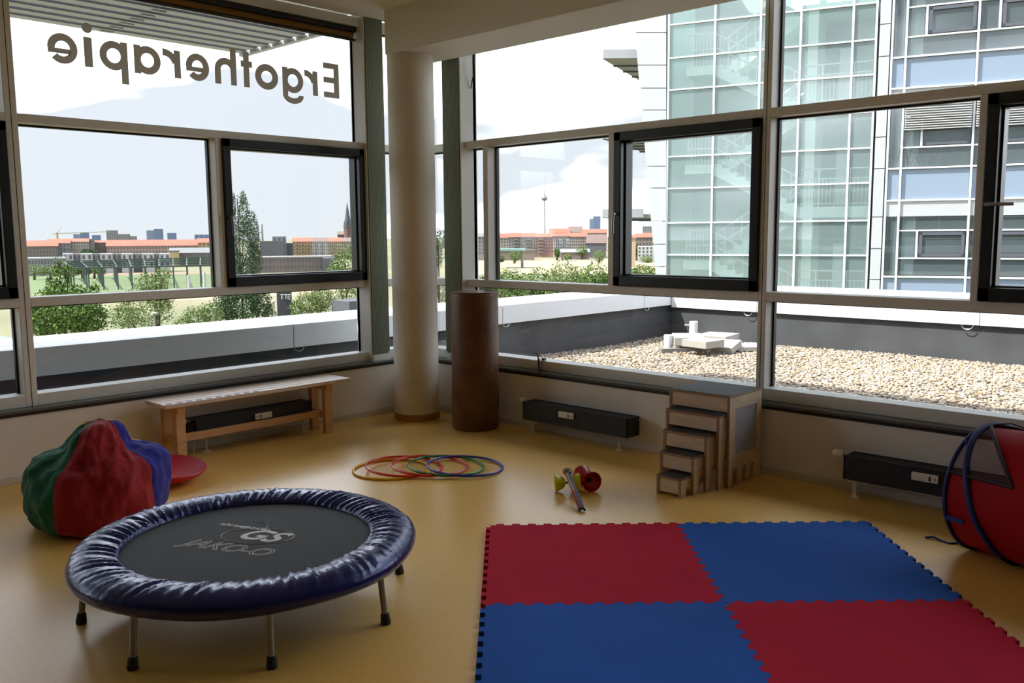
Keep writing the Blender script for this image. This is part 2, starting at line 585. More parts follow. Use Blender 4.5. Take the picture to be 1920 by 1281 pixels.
def glyph(parts, y_left):
    """flat film pieces that meet edge to edge; u runs in reading direction, which from inside the room is towards -y"""
    m = MB()

    def poly(pts):
        if len(pts) > 2:
            m.add([(SIGN_X0, y_left - u, BASE + v) for u, v in pts], [list(range(len(pts)))])
    for p in parts:
        if p[0] == 'r':
            poly([(p[1], p[3]), (p[2], p[3]), (p[2], p[4]), (p[1], p[4])])
        elif p[0] == 'arc':      # centre u, v, outer ru, rv, thickness, from, to, limits u0, u1
            _, cu, cv, ru, rv, t, a0, a1, u0, u1 = p
            n = max(8, int(abs(a1 - a0) / 7))
            A = [math.radians(a0 + (a1 - a0) * i / n) for i in range(n + 1)]
            for i in range(n):
                q = [(cu + ru * math.cos(A[i]), cv + rv * math.sin(A[i])), (cu + ru * math.cos(A[i + 1]), cv + rv * math.sin(A[i + 1])),
                     (cu + (ru - t) * math.cos(A[i + 1]), cv + (rv - t) * math.sin(A[i + 1])), (cu + (ru - t) * math.cos(A[i]), cv + (rv - t) * math.sin(A[i]))]
                q = clip(clip(q, lambda u, v: u - u0), lambda u, v: u1 - u) if u0 is not None else q
                poly(q)
        elif p[0] == 'disc':
            poly([(p[1] + p[3] * math.cos(k * PI / 12), p[2] + p[3] * math.sin(k * PI / 12)) for k in range(24)])
    return m.build('letter', M_FILM, sign)


T_ = STK - 0.004


def g_e(w):
    r, t = w / 2, STK - 0.004
    return [('arc', r, XH / 2, r, XH / 2, t, 0, 318, None, None), ('r', t - 0.001, w - 0.003, XH / 2 - 0.032, XH / 2)]


def g_p(w):
    return [('r', 0, T_, -0.085, XH), ('arc', w / 2, XH / 2, w / 2, XH / 2, T_, 0, 360, T_, 9)]


def g_a(w):
    return [('r', w - T_, w, 0, XH), ('arc', w / 2, XH / 2, w / 2, XH / 2, T_, 0, 360, -9, w - T_)]


def g_r(w):
    return [('r', 0, T_, 0, XH), ('arc', w, 0.085, w - 0.012, XH - 0.085 + 0.002, T_, 88, 170, T_, 9)]


def g_h(w):
    return [('r', 0, T_, 0, CAPH), ('r', w - T_, w, 0, 0.105), ('arc', w / 2, 0.105, w / 2, XH - 0.105, T_, 0, 180, T_, 9)]


def g_t(w):
    a = w * 0.27
    return [('r', a, a + T_, 0, 0.255), ('r', 0, a, XH - 0.045, XH), ('r', a + T_, w, XH - 0.045, XH)]


def g_o(w):
    return [('arc', w / 2, XH / 2, w / 2, XH / 2, STK, 0, 360, None, None)]


def g_g(w):
    return [('r', w - T_, w, -0.015, XH), ('arc', w / 2, XH / 2, w / 2, XH / 2, T_, 0, 360, -9, w - T_), ('arc', w / 2, -0.015, w / 2, 0.068, T_ - 0.004, 180, 360, None, None)]


def g_E(w):
    return [('r', 0, STK, 0, CAPH), ('r', STK, w, 0, 0.045), ('r', STK, w, CAPH - 0.045, CAPH), ('r', STK, w, CAPH / 2 - 0.02, CAPH / 2 + 0.025)]


for fn, yl, yr in ((g_E, -0.625, -0.777), (g_r, -0.834, -0.955), (g_g, -0.970, -1.160), (g_o, -1.198, -1.398), (g_t, -1.421, -1.515), (g_h, -1.554, -1.729),
                   (g_e, -1.773, -1.953), (g_r, -1.991, -2.117), (g_a, -2.137, -2.325), (g_p, -2.368, -2.557), (None, -2.602, -2.656), (g_e, -2.697, -2.885)):
    w_ = yl - yr
    glyph(fn(w_) if fn else [('r', 0, w_, 0, XH), ('disc', w_ / 2, CAPH - 0.024, 0.033)], yl)

# ------------------------------------------------------------------ roof edge, sun louvres, terrace
M_ROOF = mat('roof_fascia', (196, 196, 192), 0.6)
M_WHITE = mat('white_metal', (206, 207, 208), 0.45, var=(3, 0.02))
M_MEMBRANE = mat('roof_membrane', (58, 59, 61), 0.75, var=(3, 0.18), bump=(2.2, 1.0))
tag(box_(-0.26, X1 + 0.3, Y1 - 0.3, 0.42, ZC + 0.08, 3.68).build('trim_5', M_ROOF), 'flat roof slab over the therapy room', 'roof', kind='structure')
tag(box_(-1.02, -0.26, Y1 - 0.3, -0.2, 3.46, 3.66).build('trim_6', M_ROOF), 'solid eave strip added unseen above the left window', 'sunblocker', kind='structure')  # unseen slab added to keep direct sun out of the room
lv = thing('sunshade_louvre', (-1.6, -0.3, 3.3), 'white slatted sunshade projecting outside above the left window', 'sunshade')
ZLV = 3.37
M_SLAT = mat('louvre_white', (158, 160, 164), 0.5)
M_GAP_SHADE = mat('louvre_gap_shade', (74, 74, 74), 0.7)
for k in range(7):
    xx = -2.27 + k * 0.205
    mb = MB().obox((xx, (Y1 - 0.3 - 0.28) / 2, ZLV), ((math.cos(-0.06), 0, math.sin(-0.06)), (0, 1, 0), (-math.sin(-0.06), 0, math.cos(-0.06))), (0.088, (-0.28 - Y1 + 0.3) / 2, 0.008))
    so_ = mb.build('slat', M_SLAT, lv)
    MB().box(xx + 0.084, xx + 0.092, Y1 - 0.28, -0.29, ZLV - 0.015, ZLV + 0.004).build('gap_shade', M_GAP_SHADE, so_)  # dark strip added as the shadow line between slats
for yy in [-0.24, -1.62, -3.0, -4.4, -5.8]:
    MB().box(-2.36, -0.26, yy - 0.03, yy + 0.03, ZLV + (0.045 if yy < -0.3 else -0.035), ZLV + (0.105 if yy < -0.3 else 0.05)).build('bearer', M_SLAT, lv, bevel=0.003)
    for k in range(7):
        xx = -2.27 + k * 0.205
        MB().box(xx - 0.02, xx + 0.02, yy - 0.055, yy + 0.055, ZLV - 0.02, ZLV + 0.05).build('clip', M_STEEL if yy > -0.3 else M_SLAT, lv)

PX, PY, PT, PB = -0.85, 5.36, 0.742, 0.532      # parapet: inner faces, top, underside of the metal fascia
par = thing('parapet', (PX, PY, 0), 'white metal clad parapet round the gravel roof terrace', 'parapet', kind='structure')
box_(PX - 0.8, PX - 0.06, -12, PY + 0.8, -0.4, PT - 0.05).build('upstand', M_MEMBRANE, par)
box_(PX - 0.8, 16, PY + 0.05, PY + 0.75, -0.4, PT - 0.05).build('upstand', M_MEMBRANE, par)
ys = [-12, -8.4, -5.3, -2.3, 0.42, 3.2 - 1.35, 4.98, PY]
ys = [-12, -9.2, -6.4, -3.6, -0.72, 1.98, 4.72, PY + 0.001]
for a, b in zip(ys[:-1], ys[1:]):
    box_(PX - 0.82, PX, a + 0.004, b - 0.004, PB, PT).build('coping', M_WHITE, par, bevel=0.004)
    MB().tube([(PX + 0.002 + 0.004 * math.sin(t), a + 0.05 + 0.05 * math.cos(t), PB - 0.035 * math.sin(t)) for t in np.linspace(0, PI, 9)], 0.004, 6).build('cable_loop', M_STEEL, par)
xs = [PX, 0.45, 3.1, 5.9, 8.7, 11.5, 16]
for a, b in zip(xs[:-1], xs[1:]):
    box_(a + 0.004, b - 0.004, PY, PY + 0.82, PB - 0.03, PT + 0.06).build('coping', M_WHITE, par, bevel=0.004)
    MB().tube([(b - 0.12 + 0.06 * math.cos(t), PY - 0.004, PB - 0.03 - 0.05 * math.sin(t)) for t in np.linspace(0, PI, 9)], 0.005, 6).build('cable_loop', M_STEEL, par)
tag(box_(PX - 0.1, 16, 0.2, PY + 0.1, -0.3, 0.075).build('terrace_floor', mat('roof_bed', (150, 138, 118), 0.9, var=(20, 0.3))), 'roof terrace bed under the gravel', 'terrace', kind='structure')
tag(box_(PX - 0.1, -0.2, -12, 0.2, -0.3, 0.10).build('gutter_floor', M_MEMBRANE), 'dark roof gutter between parapet and left window', 'gutter', kind='structure')
tag(box_(-0.23, 9.6, 0.2, 0.235, -0.3, 0.47).build('trim_7', M_FRAME), 'outer wall base below the right windows', 'wall base', kind='structure')


def pebbles():
    g = np.random.default_rng(3)
    t = (1 + 5 ** 0.5) / 2
    V = np.array([(-1, t, 0), (1, t, 0), (-1, -t, 0), (1, -t, 0), (0, -1, t), (0, 1, t), (0, -1, -t), (0, 1, -t), (t, 0, -1), (t, 0, 1), (-t, 0, -1), (-t, 0, 1)]) / math.sqrt(1 + t * t)
    Fc = np.array([(0, 11, 5), (0, 5, 1), (0, 1, 7), (0, 7, 10), (0, 10, 11), (1, 5, 9), (5, 11, 4), (11, 10, 2), (10, 7, 6), (7, 1, 8), (3, 9, 4), (3, 4, 2), (3, 2, 6), (3, 6, 8), (3, 8, 9), (4, 9, 5), (2, 4, 11), (6, 2, 10), (8, 6, 7), (9, 8, 1)])
    px, py = np.meshgrid(np.arange(PX - 0.04, 7.0, 0.030), np.arange(0.29, PY + 0.03, 0.030))
    p = np.stack([px.ravel(), py.ravel()], 1) + g.uniform(-0.014, 0.014, (px.size, 2))
    n = len(p)
    s = g.uniform(0.0115, 0.025, (n, 3)) * np.array([1, 1, 0.62])
    a = g.uniform(0, 2 * PI, n)
    P = V[None] * s[:, None, :] * (1 + g.uniform(-0.18, 0.18, (n, 12, 1)))
    tl = g.uniform(-0.5, 0.5, n)
    x, z = P[..., 0] * np.cos(tl)[:, None] - P[..., 2] * np.sin(tl)[:, None], P[..., 0] * np.sin(tl)[:, None] + P[..., 2] * np.cos(tl)[:, None]
    y = P[..., 1]
    xr, yr = x * np.cos(a)[:, None] - y * np.sin(a)[:, None], x * np.sin(a)[:, None] + y * np.cos(a)[:, None]
    heap = 0.012 * np.sin(p[:, 0] * 2.1) * np.sin(p[:, 1] * 1.7 + 1) + g.uniform(-0.008, 0.016, n)
    W = np.stack([xr + p[:, :1], yr + p[:, 1:], z + (0.088 + heap)[:, None]], -1).reshape(-1, 3)
    Fa = (Fc[None] + (np.arange(n) * 12)[:, None, None]).reshape(-1, 3)
    me = bpy.data.meshes.new('gravel')
    me.vertices.add(len(W))
    me.vertices.foreach_set('co', W.ravel())
    me.loops.add(Fa.size)
    me.loops.foreach_set('vertex_index', Fa.ravel())
    me.polygons.add(len(Fa))
    me.polygons.foreach_set('loop_start', np.arange(0, Fa.size, 3))
    me.polygons.foreach_set('use_smooth', np.ones(len(Fa), bool))
    me.update()
    me.materials.append(mat('pebble', (190, 165, 130), 0.7, island=[(104, 90, 73), (150, 132, 108), (166, 152, 132), (140, 114, 82), (172, 163, 150), (94, 88, 82)]))
    o = bpy.data.objects.new('gravel', me)
    COL.objects.link(o)
    return o


tag(pebbles(), 'pale beige pebbles covering the roof terrace', 'gravel', kind='stuff')


# ------------------------------------------------------------------ trampoline
M_VINYL = mat('blue_vinyl', (22, 26, 84), 0.25, spec=0.6, coat=0.1, bump=(28, 0.25))
M_VINYL.node_tree.nodes['Principled BSDF'].inputs['Specular Tint'].default_value = (0.55, 0.60, 1.0, 1)
M_JUMP = mat('black_jump_cloth', (34, 35, 36), 0.75, bump=(400, 0.3))
M_TUBE = mat('zinc_tube', (140, 140, 138), 0.38, metal=0.8)
M_PRINT = mat('print_grey', (206, 206, 202), 0.7)
TC = (2.70, -3.255)
TR_ = 0.70
tp = thing('trampoline', (*TC, 0), 'round mini trampoline with black mat and shiny dark blue padded rim', 'trampoline')
_g = np.random.default_rng(11)
NT, prof = 720, [(0.500, 0.262), (0.505, 0.276), (0.520, 0.285), (0.545, 0.293), (0.575, 0.299), (0.605, 0.301), (0.640, 0.297), (0.670, 0.286), (0.690, 0.268), (0.699, 0.248), (0.696, 0.228), (0.683, 0.212), (0.660, 0.204), (0.630, 0.206), (0.560, 0.236)]
amp = [0.3, 0.8, 1.1, 1.2, 1.1, 0.85, 0.6, 0.3, 0.12, 0.05, 0.02, 0, 0, 0, 0]
th = np.linspace(0, 2 * PI, NT, endpoint=False)
wr = np.zeros(NT)
for fq, am in ((61, .35), (83, .4), (97, .35), (127, .28), (29, .2), (151, .15)):
    wr += am * np.sin(fq * th + _g.uniform(0, 6.28) + 1.8 * np.sin(5 * th + _g.uniform(0, 6.28)))
wr = np.where(wr > 0, wr, wr * 1.5) * 0.0055
seam = -0.030 * np.exp(-((np.mod(th - math.radians(205) + PI, 2 * PI) - PI) / 0.012) ** 2)
vs_, fs_ = [], []
for j, (r, z) in enumerate(prof):
    lag = 0.10 * (r - 0.5) / 0.2
    w_ = np.interp(np.mod(th + lag, 2 * PI), np.append(th, 2 * PI), np.append(wr, wr[0]))
    for i in range(NT):
        rr = r + (0.004 * math.sin(7 * th[i]) if j > 7 else 0)
        vs_.append((TC[0] + rr * math.cos(th[i]), TC[1] + rr * math.sin(th[i]), z + w_[i] * amp[j] + seam[i] * (0.35 if 2 < j < 11 else 0)))
for j in range(len(prof) - 1):
    for i in range(NT):
        k = (i + 1) % NT
        fs_.append((j * NT + i, j * NT + k, (j + 1) * NT + k, (j + 1) * NT + i))
MB().add(vs_, fs_, True).build('rim_pad', M_VINYL, tp, sharp=0)
MB().lathe([(0.0, 0.2605), (0.515, 0.2605), (0.515, 0.256), (0.0, 0.256)], (*TC, 0), 96).build('jumping_mat', M_JUMP, tp)
MB().tube([(TC[0] + 0.505 * math.cos(t), TC[1] + 0.505 * math.sin(t), 0.264) for t in np.linspace(0, 2 * PI, 120, endpoint=False)], 0.0045, 6, True).build('rim_seam', M_VINYL, tp)
MB().tube([(TC[0] + 0.645 * math.cos(t), TC[1] + 0.645 * math.sin(t), 0.235) for t in np.linspace(0, 2 * PI, 96, endpoint=False)], 0.018, 10, True).build('frame_ring', M_TUBE, tp)
feet = [fl(*q) for q in ((144, 1170), (247, 1256), (511, 1256), (724, 1170), (750, 1075))]
angs = [math.atan2(p[1] - TC[1], p[0] - TC[0]) for p in feet]
angs.append(math.radians(140))
for a in angs:
    p1 = (TC[0] + 0.655 * math.cos(a), TC[1] + 0.655 * math.sin(a), 0.0)
    p0 = (TC[0] + 0.63 * math.cos(a), TC[1] + 0.63 * math.sin(a), 0.235)
    at_ = lambda t: tuple(p1[i] + (p0[i] - p1[i]) * t for i in range(3))
    lg = MB().tube([at_(0.06), at_(0.98)], 0.0125, 14).build('leg', M_TUBE, tp)
    MB().tube([at_(0.0), at_(0.02), at_(0.15), at_(0.19)], [0.019, 0.021, 0.018, 0.0155], 14).build('rubber_foot', M_RUBBER, lg)


def flat_text(body, name, parent, m, origin, right, up, size, shear=0.0, outline=0.0, z=0.2612, extr=0.0006, offset=0.0):
    cu = bpy.data.curves.new(name, 'FONT')
    cu.body, cu.size, cu.shear, cu.extrude, cu.offset = body, size, shear, extr, offset
    cu.align_x = 'CENTER'
    if outline:
        cu.fill_mode, cu.bevel_depth, cu.extrude = 'NONE', outline, 0
    o = bpy.data.objects.new(name, cu)
    COL.objects.link(o)
    dg = bpy.context.evaluated_depsgraph_get()
    me = bpy.data.meshes.new_from_object(o.evaluated_get(dg))
    bpy.data.objects.remove(o)
    r_, u_ = np.array(right, float), np.array(up, float)
    n = len(me.vertices)
    co = np.zeros(n * 3)
    me.vertices.foreach_get('co', co)
    co = co.reshape(-1, 3)
    if outline:
        co[:, 2] *= 0.15
    o0 = ORG[parent.name]
    W = np.array([*origin, z])[None] + co[:, :1] * np.append(r_, 0) + co[:, 1:2] * np.append(u_, 0) + co[:, 2:] * np.array([0, 0, 1.0]) - np.array(o0)
    me.vertices.foreach_set('co', W.ravel())
    me.materials.clear()
    me.materials.append(m)
    ob = bpy.data.objects.new(name, me)
    COL.objects.link(ob)
    ob.parent = parent
    ORG[ob.name] = o0
    return ob


def mark(px, py):
    return fl(px, py, 0.2612)[:2]


_ra, _rb = mark(358, 1018), mark(475, 1034)
_rd = (_rb - _ra) / np.linalg.norm(_rb - _ra)
_ud = np.array([-_rd[1], _rd[0]])
flat_text('JAKO-O', 'lettering', tp, M_PRINT, mark(414, 1032), _rd, _ud, 0.115, shear=0.35, outline=0.0020)
flat_text('GS', 'emblem_letters', tp, M_PRINT, mark(474, 1012), _rd, _ud, 0.165, shear=0.35, offset=0.004)
flat_text('TÜV RHEINLAND', 'small_lettering', tp, M_PRINT, mark(454, 990), _rd, _ud, 0.034, shear=0.3, offset=0.001)
_c = mark(483, 1005)
MB().tube([(*(_c + _rd * 0.155 * math.cos(t) + _ud * 0.100 * math.sin(t) + _rd * 0.03 * math.sin(t)), 0.2615) for t in np.linspace(0, 2 * PI, 64, endpoint=False)], 0.0016, 5, True).build('emblem_ring', M_PRINT, tp)
MB().tube([(*mark(*q), 0.2615) for q in ((484, 980), (492, 980), (499, 982), (503, 986), (500, 990), (493, 993))], 0.0014, 5).build('emblem_tail', M_PRINT, tp)

# ------------------------------------------------------------------ bean bag
BC = (1.16, -3.27)
bb = thing('bean_bag', (*BC, 0), 'slumped bean bag of green, red, blue and orange cloth wedges', 'bean bag')
_toc = math.atan2(CAM[1] - BC[1], CAM[0] - BC[0])
BP = [(0.0, 0.0), (0.22, 0.0), (0.315, 0.020), (0.352, 0.07), (0.366, 0.15), (0.362, 0.235), (0.342, 0.305), (0.305, 0.352), (0.262, 0.378), (0.222, 0.398), (0.196, 0.428), (0.176, 0.466), (0.148, 0.510), (0.108, 0.545), (0.054, 0.566), (0.0, 0.572)]


def bag_pt(a, j):
    """a: angle from the viewing side, positive to the viewer's right"""
    r, z = BP[j]
    h = z / 0.57
    r *= 1 + 0.035 * math.cos(3 * a + 0.6) + 0.025 * math.cos(5 * a + 2.0 + 4 * h)
    if 6 <= j <= 9:                                            # lobes sagging left and right of the peak
        r *= 1 + 0.06 * max(0, math.cos(a - 1.65)) ** 3 + 0.05 * max(0, math.cos(a + 1.9)) ** 3
        z += 0.028 * max(0, math.cos(a - 1.65)) ** 3 + 0.025 * max(0, math.cos(a + 1.9)) ** 3
    if j > 8:
        r *= 1 + 0.18 * math.cos(2 * a)
    r += (0.007 * math.sin(9 * a + 11 * h) + 0.006 * math.sin(17 * a - 15 * h + 1)) * (1 if 2 < j < 14 else 0)
    z += 0.006 * math.sin(7 * a + 3 * j) * (1 if 3 < j < 13 else 0)
    lean = 0.035 * h ** 2
    aw = _toc + a
    right = (RT[0], RT[1])
    return (BC[0] + r * math.cos(aw) + lean * right[0], BC[1] + r * math.sin(aw) + lean * right[1], z)


CLOTH = {'red': (150, 14, 22), 'green': (14, 96, 74), 'blue': (38, 38, 140), 'orange': (214, 112, 14), 'yellow': (216, 160, 20)}
secs = [('red', -0.62, 0.92), ('blue', 0.92, 1.95), ('yellow', 1.95, 2.9), ('orange', 2.9, 4.05), ('green', 4.05, 2 * PI - 0.62)]
for cname, a0, a1 in secs:
    na = 26
    vs_, fs_ = [], []
    for j in range(len(BP)):
        for i in range(na + 1):
            t = a0 + (a1 - a0) * i / na
            wob = 0.03 * math.sin(j * 1.7 + 2) if i in (0, na) else 0
            x, y, z = bag_pt(t, j)
            d = 0.006 * math.exp(-min(i, na - i) / 1.3)          # seam pulled in
            vs_.append((x - d * math.cos(_toc + t), y - d * math.sin(_toc + t), z))
    for j in range(len(BP) - 1):
        for i in range(na):
            q = (j * (na + 1) + i, j * (na + 1) + i + 1, (j + 1) * (na + 1) + i + 1, (j + 1) * (na + 1) + i)
            fs_.append(q)
    o = MB().add(vs_, fs_, True).build('cloth_wedge', mat('bag_' + cname, CLOTH[cname], 0.9, var=(18, 0.12), bump=(16, 0.9), sheen=0.1), bb, sharp=0)
    md = o.modifiers.new('sub', 'SUBSURF')
    md.levels = md.render_levels = 2
    if 'bag_crease' not in bpy.data.textures:
        tx = bpy.data.textures.new('bag_crease', 'CLOUDS')
        tx.noise_scale, tx.noise_depth = 0.13, 2
    md = o.modifiers.new('crease', 'DISPLACE')
    md.texture, md.texture_coords, md.strength, md.mid_level = bpy.data.textures['bag_crease'], 'GLOBAL', 0.05, 0.62
    tag(o, cname + ' cloth wedge')

# ------------------------------------------------------------------ red balance disc
DC = (0.68, -2.66)
bd = thing('balance_disc', (*DC, 0), 'red plastic balance top with dished upper face lying behind the bean bag', 'balance toy')
M_REDP = mat('red_plastic', (196, 22, 46), 0.42, var=(60, 0.06), bump=(220, 0.15))
tiltv = np.array([0.10, 0.02, 1.0])
MB().lathe([(0.0, 0.035), (0.09, 0.042), (0.17, 0.066), (0.215, 0.092), (0.232, 0.104), (0.236, 0.098), (0.226, 0.080), (0.19, 0.052), (0.13, 0.026), (0.085, 0.016)], (*DC, 0.0), 64, axis=tiltv).build('dish', M_REDP, bd)
MB().lathe([(0.0, 0.0), (0.05, 0.004), (0.08, 0.016), (0.086, 0.030)], (*DC, 0.0), 48, axis=tiltv).build('rocker_foot', M_RUBBER, bd)

# ------------------------------------------------------------------ slatted bench
M_PINE = mat('bench_pine', (224, 182, 136), 0.55, col2=(208, 162, 114), var=(3, 0), stretch=(14, 1.2, 14))
M_PINE2 = mat('bench_pine_pale', (226, 204, 182), 0.42, col2=(216, 190, 164), var=(3, 0), stretch=(14, 1.2, 14))
bn = thing('bench', (0.21, -1.73, 0), 'long pine slat bench standing in front of the left radiator', 'bench')
BX0, BX1, BY0, BY1, BZ = 0.045, 0.345, -2.49, -0.985, 0.418
nsl = 4
sw = (BX1 - BX0) / nsl
for k in range(nsl):
    box_(BX0 + k * sw + 0.003, BX0 + (k + 1) * sw - 0.003, BY0, BY1, BZ - 0.028, BZ).build('slat', M_PINE2, bn, bevel=0.004)
for yy in (-2.365, -1.165):
    box_(BX0 + 0.02, BX1 - 0.03, yy - 0.03, yy + 0.03, BZ - 0.075, BZ - 0.028).build('cross_rail', M_PINE, bn, bevel=0.003)
    box_(BX0 + 0.03, BX1 - 0.05, yy - 0.022, yy + 0.022, 0.115, 0.175).build('cross_rail', M_PINE, bn, bevel=0.003)
    for xx in (BX0 + 0.045, BX1 - 0.07):
        box_(xx - 0.022, xx + 0.022, yy - 0.034, yy + 0.034, 0, BZ - 0.028).build('leg', M_PINE, bn, bevel=0.004)
box_(0.175, 0.205, -2.35, -1.18, 0.118, 0.172).build('stretcher', M_PINE, bn, bevel=0.003)
M_BLUE = mat('blue_sticker', (28, 62, 128), 0.5)
for k in range(10):
    yy = -2.45 + k * 0.072
    MB().prism([(0.020 * math.cos(t), 0.024 * math.sin(t)) for t in np.linspace(0, 2 * PI, 20, endpoint=False)], lambda u, v, w, yy=yy: (BX1 - 0.032 + u, yy + v, w), (BZ - 0.002, BZ + 0.0012)).build('blue_dot', M_BLUE, bn)

# ------------------------------------------------------------------ radiators
M_RAD = mat('radiator_black', (24, 25, 28), 0.45, var=(30, 0.08))
M_RAD2 = mat('radiator_fin', (46, 48, 52), 0.4)
M_WPL = mat('white_plastic', (232, 230, 222), 0.4)


def radiator(name, label, left, a0, a1, valve_low):
    B = Band(left)
    z0, z1, d0, d1 = 0.108, 0.247, -0.165, -0.022       # d: outward, so the room side is negative
    r = thing(name, B.pt((a0 + a1) / 2, -0.09, 0), label, 'radiator', 'low black radiators under the windows')

    def pc(nm, m, *b, bevel=0.0, parent=r):
        return B.box(MB(), *b).build(nm, m, parent, bevel=bevel)
    pc('front_panel', M_RAD, a0, a1, d0, d0 + 0.012, z0, z1, bevel=0.003)
    pc('back_panel', M_RAD, a0, a1, d1 - 0.012, d1, z0, z1, bevel=0.003)
    pc('end_panel', M_RAD, a0, a0 + 0.012, d0, d1, z0, z1, bevel=0.003)
    pc('end_panel', M_RAD, a1 - 0.012, a1, d0, d1, z0, z1, bevel=0.003)
    for k in range(3):
        d = d0 + 0.036 + k * 0.032
        pc('water_tube', M_RAD2, a0 + 0.012, a1 - 0.012, d - 0.006, d + 0.006, z0 + 0.01, z1 - 0.003, bevel=0.002)
    pc('top_lip', M_RAD, a0, a1, d0, d0 + 0.026, z1 - 0.004, z1 + 0.002)
    am = (a0 + a1) / 2 - 0.05
    h = pc('heat_meter', M_WPL, am - 0.07, am + 0.07, d0 - 0.018, d0, z1 - 0.068, z1 - 0.024, bevel=0.004)
    pc('display', M_DARK, am + 0.022, am + 0.032, d0 - 0.0195, d0 - 0.017, z1 - 0.060, z1 - 0.034, parent=h)
    pc('button', mat('meter_red', (168, 40, 34), 0.5), am + 0.050, am + 0.058, d0 - 0.0195, d0 - 0.017, z1 - 0.052, z1 - 0.042, parent=h)
    av = a0 if valve_low else a1
    s = -1 if valve_low else 1
    v = MB().tube([B.pt(av, -0.09, z1 - 0.012), B.pt(av + s * 0.03, -0.09, z1 - 0.012)], 0.010, 12).build('valve', M_STEEL, r)
    MB().tube([B.pt(av + s * 0.028, -0.09, z1 - 0.012), B.pt(av + s * 0.034, -0.09, z1 - 0.012), B.pt(av + s * 0.085, -0.09, z1 - 0.012), B.pt(av + s * 0.090, -0.09, z1 - 0.012)], [0.018, 0.022, 0.024, 0.019], 20).build('thermostat_knob', M_WPL, v)
    for a in (a0 + 0.06, a1 - 0.10):
        lg = MB().tube([B.pt(a, -0.12, 0.0), B.pt(a, -0.12, z0)], 0.007, 10)
        lg.tube([B.pt(a, -0.12, 0.0), B.pt(a, -0.12, 0.006), B.pt(a, -0.12, 0.012)], [0.026, 0.026, 0.010], 16)
        lg.build('leg', M_WPL, r)
        pc('wall_clip', M_WPL, a + 0.045, a + 0.062, -0.13, -0.02, z0 - 0.020, z0 + 0.004)
    MB().tube([B.pt(av - s * 0.03, -0.07, z0), B.pt(av - s * 0.03, -0.07, 0.0)], 0.008, 10).build('supply_pipe', M_WPL, r)
    MB().tube([B.pt(a1 + 0.001, -0.055, z1 - 0.022), B.pt(a1 + 0.012, -0.055, z1 - 0.022)], 0.007, 10).build('air_vent', M_STEEL, r)
    return r


radiator('radiator', 'low black radiator half hidden behind the slatted bench', True, 1.23, 2.20, False)
radiator('radiator', 'low black radiator between the brown roll and the nested steps', False, 1.42, 2.41, True)
radiator('radiator', 'low black radiator partly hidden by the red play tunnel', False, 3.94, 4.95, True)

# ------------------------------------------------------------------ brown gym roll
rl = thing('gym_roll', (1.0, -0.26, 0), 'upright brown leatherette gym roll beside the white column', 'gym roll')
M_LEATHER = mat('brown_leatherette', (116, 78, 48), 0.42, col2=(94, 58, 34), var=(7, 0), bump=(60, 0.25))
MB().lathe([(0.165, 0.0), (0.182, 0.006), (0.188, 0.022), (0.187, 0.5), (0.188, 1.055), (0.186, 1.072), (0.180, 1.080)], (1.0, -0.26, 0), 72).build('cover', M_LEATHER, rl)
MB().lathe([(0.181, 1.079), (0.176, 1.086), (0.13, 1.083), (0.0, 1.080)], (1.0, -0.26, 0), 72).build('end_cap', M_LEATHER, rl)
MB().tube([(1.0 + 0.182 * math.cos(t), -0.26 + 0.182 * math.sin(t), 1.080) for t in np.linspace(0, 2 * PI, 72, endpoint=False)], 0.0045, 8, True).build('piping', M_LEATHER, rl)

# ------------------------------------------------------------------ nested plywood steps
M_PLY = mat('birch_ply', (224, 203, 176), 0.5, col2=(210, 185, 154), var=(2.5, 0), stretch=(3, 3, 16))
M_EDGE = mat('ply_edge', (154, 122, 96), 0.6, var=(60, 0.2), stretch=(1, 1, 10))
M_GRIP = mat('anti_slip_grey', (58, 56, 54), 0.7, bump=(320, 0.4))
M_FILLW = mat('grey_board', (168, 172, 180), 0.6)
steps = [('smallest and lowest of the five nested plywood step stools', 3.266, -0.820, 0.166, 0.116, 0.33), ('second lowest of the five nested plywood step stools', 3.285, -0.715, 0.236, 0.229, 0.34),
         ('middle one of the five nested plywood step stools', 3.310, -0.617, 0.305, 0.3385, 0.36), ('second tallest of the five nested plywood step stools', 3.340, -0.531, 0.372, 0.4507, 0.38), ('tallest of the five nested plywood steps, a grey topped box', 3.362, -0.450, 0.424, 0.5635, 0.395)]
